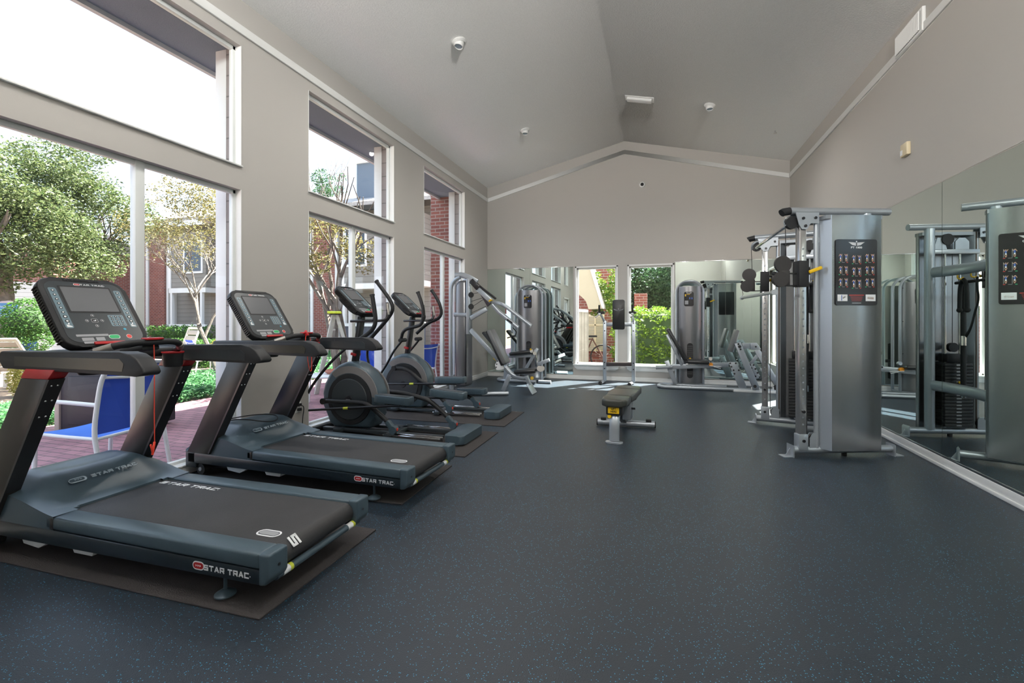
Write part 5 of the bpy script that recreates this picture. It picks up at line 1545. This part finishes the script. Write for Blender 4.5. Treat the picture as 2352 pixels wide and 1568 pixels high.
tree('bare-topped tree beyond the roofs seen in the middle upper window', (D(742, 700, 32).x, D(742, 700, 32).y, -.1), .16, 5.0,
     blobfill(D(745, 420, 32), (1.3, 1.0, 1.8), 16, .55, 13), 2200, .08, DARKG, 31, name='bare_tree', depth=4, spread=.35)
tree('dark green leafy tree behind the hedge outside the right back window', (.6, 17.2, -.1), .14, 1.4,
     blobfill((-.1, 16.3, 2.6), (2.3, 1.0, 2.0), 44, .7, 14), 34000, .055, DARKG, 41, name='leafy_tree', depth=3)

def hedge(label, a, b, n, size, m, seed, name='hedge', grp=None):
    a, b = Vector(a), Vector(b); c = Vector(((a.x + b.x) / 2, (a.y + b.y) / 2, a.z))
    t = thing(name, label, 'hedge', c, world=True, group=grp)
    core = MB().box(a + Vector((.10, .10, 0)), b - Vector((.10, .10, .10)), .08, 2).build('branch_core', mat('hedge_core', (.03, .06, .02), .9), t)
    bl = []; rg = random.Random(seed)
    nx = max(1, int((b.x - a.x) / .45)); ny = max(1, int((b.y - a.y) / .45)); nz = max(1, int((b.z - a.z) / .4))
    for i in range(nx + 1):
        for j in range(ny + 1):
            for k in range(nz + 1):
                bl.append((a.x + (b.x - a.x) * i / nx, a.y + (b.y - a.y) * j / ny, a.z + .1 + (b.z - a.z - .2) * k / nz, .26, .26, .24))
    leaves('foliage', bl, n, size, m, t, seed=seed)
    return t
a = D(340, 776, 17.5); b = D(432, 776, 16.5)
hedge('clipped green hedge in front of the brick building', (a.x, min(a.y, b.y) + .2, -.07), (b.x, b.y + .9, .96), 9000, .035, HEDGE, 51)
a = D(400, 790, 13.5); b = D(470, 790, 13)
hedge('lower green hedge nearer than the clipped one', (a.x, a.y, -.07), (b.x, b.y + .3, .60), 6000, .032, HEDGE, 52)
a = D(462, 800, 12.2)
t = thing('round_shrub', 'yellow-green rounded shrub beside the grey railing', 'shrub', (a.x + .6, a.y + .5, -.07), world=True)
MB().sph((a.x + .7, a.y + .6, .35), .6, (1.3, 1, .95)).build('branch_core', MATS['hedge_core'], t)
leaves('foliage', [(a.x + .7, a.y + .6, .38, .85, .7, .62)], 9000, .026, YHEDGE, t, seed=53, shell=.8)
t = thing('round_shrub', 'leafy sunlit shrub under the oak beside the white boarded wall', 'shrub', (D(70, 740, 12.5).x, D(70, 740, 12.5).y, -.07), world=True)
MB().sph(D(68, 740, 12.5), .42, (1, 1, 1)).build('branch_core', MATS['hedge_core'], t)
leaves('foliage', [(*D(68, 735, 12.5), .58, .58, .62), (*D(60, 775, 12.5), .6, .6, .45)], 5000, .036, HEDGE, t, seed=54, shell=.7)
t = thing('round_shrub', 'yellowish fine-leaved shrub standing behind the near treadmill rail', 'shrub', (D(48, 900, 8.6).x, D(48, 900, 8.6).y, -.07), world=True)
leaves('foliage', [(*D(62, 870, 8.2), .26, .26, .42)], 3500, .022, YHEDGE, t, seed=55, shell=.3)
MB().cyl((t.location.x, t.location.y, -.07), (t.location.x + .0, t.location.y, .4), .03).build('stem', BARK, t)
# ground cover beds
def bed(label, x0, y0, x1, y1, n, seed):
    rg = np.random.default_rng(seed)
    o = leaves('ground_cover', [(x0 + (x1 - x0) * (i + .5) / 14, y0 + (y1 - y0) * (j + .5) / 14, .04, (x1 - x0) / 20, (y1 - y0) / 20, .13) for i in range(14) for j in range(14)], n, .034, IVY, loc=((x0 + x1) / 2, (y0 + y1) / 2, -.07), seed=seed, flat=.3, shell=.0)
    tag(o, label, 'ground cover', kind='stuff')
bed('low dark green ground cover bordering the brick paving', -9.9, 4.95, -7.28, 10.9, 42000, 61)
bed('narrow ground cover strip at the left edge of the view', -8.8, 3.0, -7.28, 4.45, 9000, 62)
bed('ground cover beyond the paving seen through the middle window', -12.5, 11.5, -7.28, 15.5, 15000, 63)

# ------------------------------------------------------------ buildings across the courtyard
FY = 17.0
def X17(x): return pY(x, 700, FY).x
def Z17(x, y): return pY(x, y, FY).z
bl = thing('apartment_building', 'two-storey apartment building of red brick piers and taupe boards across the courtyard', 'building', (-17, FY, 0), world=True)
x0, x1 = X17(337), -7.6
MB().box((x0, FY, -.1), (x1, FY + 4, 5.9)).build('boarded_wall', SIDING, bl)
def pier(a, b, z1=5.9, d=.35): MB().box((X17(a), FY - d, -.1), (X17(b), FY + .02, z1)).build('brick_pier', BRICK, bl)
pier(342, 360); pier(367, 401, d=.5); pier(739, 788, d=.5)
def wtrim(a, b, z0=-.1, z1=5.9, d=.42): MB().box((X17(a), FY - d, z0), (X17(b), FY + .01, z1)).build('white_trim_board', TRIM, bl)
wtrim(337, 341); wtrim(360.5, 366, d=.55); wtrim(401.5, 406); wtrim(733, 738.5, d=.55); wtrim(788.5, 794, d=.55)
def bal(a, b, zt, zb, zr):
    MB().box((X17(a), FY - .9, zt - .22), (X17(b), FY, zt)).build('balcony_beam', TRIM, bl)
    MB().box((X17(a), FY - .9, zr - .12), (X17(b), FY - .8, zr)).build('rail_board', TRIM, bl)
    MB().box((X17(a), FY - .86, -.07), (X17(b), FY - .82, zr - .12)).build('dark_slat_panel', mat('slate_blue_board', (.06, .065, .09), .6), bl)
    for q in (a + 3, b - 12 if b - a > 30 else b - 4):
        MB().box((X17(q), FY - .9, zr), (X17(q) + .12, FY - .78, zt - .2)).build('post', TRIM, bl)
    MB().box((X17(a), FY - .88, zt), (X17(b), FY, zt + 2.6)).build('upper_bay', SIDING, bl)
    MB().box((X17(a) - .02, FY - .92, zt), (X17(a) + .14, FY - .02, zt + 2.6)).build('corner_board', TRIM, bl)
bal(430, 512, Z17(465, 664), 0, Z17(465, 744))
bal(815, 905, Z17(830, 655), 0, Z17(830, 742))
bal(950, 1000, Z17(985, 648), 0, Z17(985, 735))
def win(a, b, zt, zb, y=FY - .88):
    w_ = MB().box((X17(a), y - .04, zb), (X17(b), y + .02, zt)).build('window', TRIM, bl)
    MB().box((X17(a) + .10, y - .05, zb + .1), (X17(b) - .10, y - .03, zt - .1)).box((X17(a) + .1, y - .045, (zb + zt) / 2), (X17(b) - .1, y - .028, (zb + zt) / 2 + .04)).build('window_glass', mat('dark_reflecting_glass', (.06, .08, .11), .1), w_)
win(463, 506, Z17(480, 560), Z17(480, 632)); win(822, 872, Z17(840, 530), Z17(840, 618))
rf = MB()
rf.prism([(FY - 1.4, 5.75), (FY + 2, 7.1), (FY + 5.4, 5.75), (FY + 5.4, 5.9), (FY + 2, 7.25), (FY - 1.4, 5.9)], X17(337) + .25, -7, 'X')
rf.build('roof', mat('pale_shingle_roof', (.42, .40, .38), .9, var=(12, .2)), bl)
ch = MB().box((X17(826), FY - .2, 5.9), (X17(826) + 1.5, FY + 1.0, 8.0)).build('chimney_box', mat('blue_grey_boards', (.15, .19, .24), .8), bl)
MB().box((X17(826) - .1, FY - .3, 7.85), (X17(826) + 1.6, FY + 1.1, 8.15)).build('chimney_cap', TRIM, ch)
wg = thing('brick_wing', 'sunlit orange-red brick wing at the left end of the apartment building', 'building', (X17(335) - 3, 15.2, 0), world=True)
MB().box((X17(335) - 6, 13.2, -.1), (X17(335), 17.5, Z17(330, 592))).build('brick_wall', BRICK, wg)
MB().prism([(13.0, Z17(330, 592)), (15.2, Z17(330, 592) + .9), (17.7, Z17(330, 592)), ], X17(335) - 6.2, X17(335), 'X').build('roof', MATS['pale_shingle_roof'], wg)
wh = thing('white_cottage', 'white boarded wall shining in the sun behind the oak', 'building', (D(90, 700, 18).x, D(90, 700, 18).y, -.1), world=True)
p, q = D(10, 770, 17.5), D(165, 770, 18.5)
MB().obox((p.x, p.y, 1.3), (q.x, q.y, 1.3), .3, 2.8).build('boarded_wall', SIDINGW, wh)
# brick chimney right against the last window
o = MB().box((-4.66, 8.95, -.1), (-3.86, 9.75, 4.6), .01).build('brick_column', BRICK, loc=(-4.25, 9.3, -.1))
tag(o, 'tall close red brick column just outside the farthest window', 'brick column')

# ------------------------------------------------------------ patio furniture
def sling_chair():
    t = thing('patio_chair', 'x', 'chair', (0, 0, 0))
    W = .285
    for s in (-1, 1):
        MB().tube([(-.26, s * W, 0), (-.22, s * W, .22), (-.19, s * W, .38), (-.22, s * W, .60), (-.25, s * W, .76), (-.30, s * W, .83)], .016, smooth=2, seg=12).build('rear_post', WMETAL, t)
        MB().tube([(.28, s * W, 0), (.27, s * W, .40), (.25, s * W, .58), (.18, s * W, .60), (-.21, s * W, .575)], .015, smooth=2, seg=12).build('arm_leg', WMETAL, t)
        MB().tube([(.27, s * W * .96, .36), (.1, s * W * .96, .345), (-.2, s * W * .96, .33)], .013, smooth=1, seg=10).build('seat_rail', WMETAL, t)
    MB().tube([(-.20, -W, .33), (-.20, W, .33)], .012, seg=8).build('stretcher', WMETAL, t)
    MB().tube([(-.265, -W, .77), (-.275, 0, .745), (-.265, W, .77)], .011, smooth=2, seg=8).build('top_rail', WMETAL, t)
    n = 10; b = MB(); 
    def sheet(P, th):
        mb = MB(); g = {}
        for i, (x, z) in enumerate(P):
            for j in range(n + 1):
                v = -1 + 2 * j / n
                sag = .018 * (1 - v * v)
                g[i, j] = mb.bm.verts.new((x - sag * th[0], v * W * .97, z - sag * th[1]))
        for i in range(len(P) - 1):
            for j in range(n): mb.bm.faces.new((g[i, j], g[i + 1, j], g[i + 1, j + 1], g[i, j + 1]))
        bmesh.ops.solidify(mb.bm, geom=list(mb.bm.faces), thickness=.004)
        return mb
    sheet([(-.188, .36), (-.20, .48), (-.22, .60), (-.25, .74), (-.285, .83)], (1, 0)).build('sling_back', SLING, t)
    sheet([(.29, .355), (.24, .372), (.10, .355), (-.05, .335), (-.18, .335)], (0, 1)).build('sling_seat', SLING2, t)
    return t
ch = sling_chair()
def chair(o, x, y, rz, label, sc=1.0):
    o.location = (x, y, G); o.rotation_euler.z = math.radians(rz); o['label'] = label; o['group'] = 'blue sling patio chairs'; o.scale = (sc, sc, sc)
chs = [copy_tree(ch) for _ in range(5)]
chair(ch, -4.54, 2.78, 192, 'blue sling chair on the brick paving just outside the nearest window', 1.12)
chair(chs[0], -10.75, 8.65, 70, 'blue sling chair beyond the ground cover, left of the white window post')
p = D(75, 815, 14.2); chair(chs[1], p.x, p.y, 120, 'blue sling chair far away under the oak at the left')
chair(chs[2], -6.05, 8.55, 60, 'blue sling chair seen behind the nearer cross trainer handles')
chair(chs[3], -5.25, 7.75, -60, 'blue sling chair with its seat low behind the nearer cross trainer')
chair(chs[4], -4.62, 8.35, 165, 'blue sling chair standing by the red brick column')
# cream loungers
def lounger(x, y, rz, up, label):
    t = thing('sun_lounger', label, 'lounger', (x, y, G), rz=math.radians(rz), group='cream plastic loungers')
    fr = MB()
    for s in (-1, 1): fr.tube([(-1.0, s * .30, .30), (.35, s * .30, .30)], .025, seg=8)
    fr.tube([(-1.0, -.3, .30), (-1.0, .3, .30)], .025, seg=8).build('frame', LOUNGE, t)
    a = math.radians(up); R = Matrix.Translation((.35, 0, .30)) @ Matrix.Rotation(-a, 4, 'Y')
    bk = MB()
    for s in (-1, 1): bk.box((0, s * .30 - .025, -.02), (.82, s * .30 + .025, .02), .008, M=R)
    bk.box((.80, -.32, -.02), (.86, .32, .02), .01, M=R)
    bk.build('back_frame', LOUNGE, t)
    sl_ = MB()
    for k in range(5): sl_.box((.03 + k * .155, -.29, -.008), (.155 + k * .155, .29, .008), .006, M=R)
    sl_.build('back_slats', mat('taupe_slat', (.42, .37, .32), .5), t)
    s2 = MB()
    for k in range(8): s2.box((-.97 + k * .16, -.29, .29), (-.84 + k * .16, .29, .31), .006)
    s2.build('seat_slats', LOUNGE, t)
    for sx in (-.85, .25):
        for s in (-1, 1): MB().box((sx - .03, s * .28 - .03, 0), (sx + .03, s * .28 + .03, .3), .006).build('leg', LOUNGE, t)
p = D(15, 880, 8.9); lounger(p.x - .1, p.y + .45, -60, 52, 'cream slatted lounger with its back raised at the left edge of the view')
p = D(140, 800, 15); lounger(p.x, p.y, 20, 10, 'cream lounger lying flat in the distance behind the oak shrub')
p = D(386, 812, 12); lounger(p.x, p.y, 75, 72, 'cream lounger with its back upright before the hedge')
# dark storage cabinet
t = thing('storage_cabinet', 'dark glossy storage cabinet with a beige side panel on the paving behind the blue chair', 'cabinet', (-6.4, 3.95, G), world=True)
Mx = Matrix.Translation((-6.35, 3.98, G)) @ Matrix.Rotation(math.radians(14), 4, 'Z')
MB().box((-.40, -.30, .04), (.50, .32, .74), .01, M=Mx).build('body', DARKW, t)
MB().box((-.46, -.32, .0), (-.40, .34, .78), .008, M=Mx).build('side_panel', mat('beige_panel', (.36, .31, .27), .6), t)
MB().box((-.48, -.34, .74), (.54, .36, .80), .01, M=Mx).build('cabinet_top', DARKW, t)
MB().box((-.30, -.312, .10), (.40, -.30, .66), .006, M=Mx).build('door', DARKW, t)
# step ladder
p = D(770, 870, 8.6)
t = thing('step_ladder', 'pale step ladder standing open under the crape myrtle, yellow cloth on top', 'ladder', (p.x, p.y, G), rz=math.radians(40), group=None)
wood = mat('pale_ladder', (.52, .50, .44), .6)
for s in (-1, 1):
    MB().obox((-.32, s * .25, 0), (-.02, s * .14, 1.42), .03, .075, .004).build('front_rail', wood, t)
    MB().obox((.42, s * .25, 0), (.02, s * .14, 1.42), .02, .05, .004).build('rear_rail', wood, t)
for k in range(4):
    f = (k + 1) / 5
    MB().box((-.36 + .30 * f, -.25 + .1 * f, 1.42 * f - .012), (-.24 + .30 * f, .25 - .1 * f, 1.42 * f + .012), .003).build('step', wood, t)
MB().box((-.09, -.17, 1.41), (.09, .17, 1.45), .004).build('top_step', BLACK, t)
yc = MB().box((-.14, -.16, 1.45), (.10, .12, 1.475), .01, M=Matrix.Rotation(.1, 4, 'X')).build('yellow_cloth', mat('yellow_green_cloth', (.62, .70, .03), .8), loc=(0, 0, 0))
yc.location = (p.x, p.y, G); yc.rotation_euler.z = math.radians(40)
tag(yc, 'bright yellow-green cloth folded on top of the step ladder', 'cloth')
# round table
p = D(765, 862, 7.6)
t = thing('round_patio_table', 'low round white-rimmed table with a terracotta tray behind the nearer cross trainer', 'table', (p.x, p.y, G), world=True)
MB().lathe([(.36, .40), (.38, .41), (.38, .43), (.36, .44), (.01, .435)], (p.x, p.y, G)).build('table_top', WMETAL, t)
for k in range(4):
    a = PI / 4 + k * PI / 2
    MB().tube([(p.x + .34 * math.cos(a), p.y + .34 * math.sin(a), G + .41), (p.x + .36 * math.cos(a), p.y + .36 * math.sin(a), G)], .014).build('leg', WMETAL, t)
o = MB().lathe([(.12, 0), (.17, .04), (.17, .06), (.15, .06), (.11, .02)], (p.x, p.y + .05, G + .44)).build('terracotta_tray', mat('terracotta', (.50, .20, .14), .8), loc=(p.x, p.y + .05, G + .44))
tag(o, 'shallow terracotta tray on the round patio table', 'tray')
# blue notice on the oak trunk
p = D(14, 712, 13.1)
t = thing('pool_notice', 'blue and white notice board fixed to the trunk of the large oak', 'sign', p, world=True)
Mn = frame(p, (.83, .55, 0), (0, 0, 1))
MB().box((-.26, -.20, -.01), (.26, .20, .01), .004, M=Mn).build('board', mat('sign_blue', (.08, .22, .42), .5), t)
MB().prism([(-.24, .19), (.25, .19), (.23, .25), (.05, .27), (-.1, .25)], .0, .008, 'Z', M=Mn).build('board_top', mat('sign_pink', (.55, .45, .48), .6), t)
text('notice_text', 'BEVERAGES', .075, Mn @ Matrix.Translation((0, .09, .012)), WHITE, t)
text('notice_text', 'ALARMS', .085, Mn @ Matrix.Translation((0, -.14, .012)), WHITE, t)

# ------------------------------------------------------------ behind the back wall
t = thing('outside_stair', 'white boarded underside and side of an outside stair beyond the left back window', 'stair', (-2.2, 11.5, -.07), world=True)
YS = 11.3
def pp_(l, Y): return [(p.x, p.z) for p in pline(l, Y)]
MB().prism(pp_([(1290, 600), (1352, 606), (1357, 616), (1384, 700), (1384, 708), (1352, 710), (1345, 690), (1290, 640)], YS), YS, YS + 1.3).build('stair_soffit', mat('cream_paint', (.27, .25, .20), .8), t)
MB().prism(pp_([(1352, 606), (1355, 606), (1386, 702), (1383, 706)], YS), YS - .03, YS + .02).build('stair_string', TRIM, t)
pb = pp_([(1290, 712), (1351, 712), (1351, 842), (1290, 842)], YS)
o = MB().prism([(pb[0][0], pb[0][1]), (pb[1][0], pb[1][1] - .03), (pb[2][0], -.07), (pb[3][0], -.07)], YS + .02, YS + .08).build('boarded_side', mat('white_weathered_boards', (.27, .265, .24), .8, var=(5, .12)), t)
gv = MB()
for k in range(7):
    x = pb[1][0] - .02 - k * .075
    gv.box((x - .004, YS + .012, -.07), (x + .004, YS + .022, pb[1][1] - .05))
gv.build('board_gaps', mat('board_gap', (.22, .21, .19), .9), o)
MB().prism([(pb[0][0], pb[0][1] - .02), (pb[1][0], pb[1][1] - .05), (pb[1][0], pb[1][1] + .01), (pb[0][0], pb[0][1] + .05)], YS - .02, YS + .05).build('cap_board', TRIM, t)
bw = thing('neighbour_wall', 'dark brick wall with a blind-covered window outside the left back window', 'wall', (-1.6, 13.2, -.07), world=True)
MB().box((-3.6, 13.2, -.07), (-1.1, 13.5, 5.5)).build('brick_wall', BRICK, bw)
p0, p1 = pY(1350, 722, 13.2), pY(1386, 806, 13.2)
w_ = MB().box((p0.x - .03, 13.14, p1.z), (p1.x + .03, 13.2, p0.z), .004).build('window', CREAMP, bw)
sl2 = MB()
for k in range(20):
    z = p1.z + .04 + (p0.z - p1.z - .08) * k / 20
    sl2.box((p0.x, 13.125, z), (p1.x, 13.138, z + .028))
sl2.build('blind_slats', mat('beige_blind', (.40, .38, .30), .6), w_)
MB().box(((p0.x + p1.x) / 2 - .02, 13.115, p1.z), ((p0.x + p1.x) / 2 + .02, 13.13, p0.z)).box((p0.x, 13.115, (p0.z + p1.z) / 2 + .2), (p1.x, 13.13, (p0.z + p1.z) / 2 + .24)).build('window_bar', CREAMP, w_)
iv = [(*D(x, y, 11.9), r, r, r * .8) for x, y, r in ((1368, 632, .16), (1376, 652, .2), (1390, 668, .22), (1398, 690, .25), (1410, 640, .18), (1412, 662, .2), (1406, 708, .2), (1374, 714, .16), (1366, 720, .12), (1408, 620, .14), (1410, 770, .08))]
o = leaves('climbing_ivy', iv, 2600, .034, BRIGHT, loc=D(1392, 660, 11.9), seed=71, shell=.2)
tag(o, 'bright yellow-green climber on the brick beside the stair', 'climbing plant')
t = thing('bicycle', 'dark bicycle leaning under the blind-covered window', 'bicycle', (-1.95, 12.6, -.06), world=True)
for x in (-2.45, -1.45):
    wv = MB().tube([(x + .32 * math.cos(2 * PI * k / 24), 12.6, .27 + .32 * math.sin(2 * PI * k / 24)) for k in range(24)], .02, closed=True, seg=8).build('wheel', RUBBER, t)
    s_ = MB()
    for k in range(10): s_.tube([(x, 12.6, .27), (x + .31 * math.cos(2 * PI * k / 10), 12.6, .27 + .31 * math.sin(2 * PI * k / 10))], .003, seg=4)
    s_.build('spokes', CHROME, wv)
fr = MB()
for a_, b_ in (((-2.45, .27), (-2.25, .78)), ((-2.25, .72), (-1.75, .75)), ((-2.25, .70), (-1.92, .30)), ((-1.92, .30), (-1.72, .78)), ((-1.92, .30), (-1.45, .27)), ((-1.72, .75), (-1.45, .27))):
    fr.tube([(a_[0], 12.6, a_[1]), (b_[0], 12.6, b_[1])], .018)
fr.build('bicycle_frame', mat('brown_red_paint', (.12, .05, .04), .4), t)
MB().box((-1.82, 12.54, .80), (-1.60, 12.66, .85), .02).build('saddle', BLACK, t)
MB().tube([(-2.25, 12.35, .95), (-2.23, 12.5, .98), (-2.23, 12.7, .98), (-2.25, 12.85, .95)], .014).tube([(-2.25, 12.6, .78), (-2.23, 12.6, .98)], .014).build('handlebar', CHROME, t)
hedge('tall sunlit bright green hedge outside the right back window', (-.95, 11.9, -.07), (1.8, 12.8, 1.50), 15000, .042, BRIGHT, 72)
o = MB().box((-.72, 14.3, -.07), (-.35, 14.7, 2.05), .01).build('brick_gatepost', BRICK, loc=(-.55, 14.5, -.07))
tag(o, 'small brick gatepost above the hedge', 'post')
o = MB().box((5.6, 5.5, -.07), (5.85, 13.5, 2.3)).build('garden_wall', BRICK, loc=(5.7, 9.5, -.07))
tag(o, 'brick garden wall outside the far right window', 'wall')
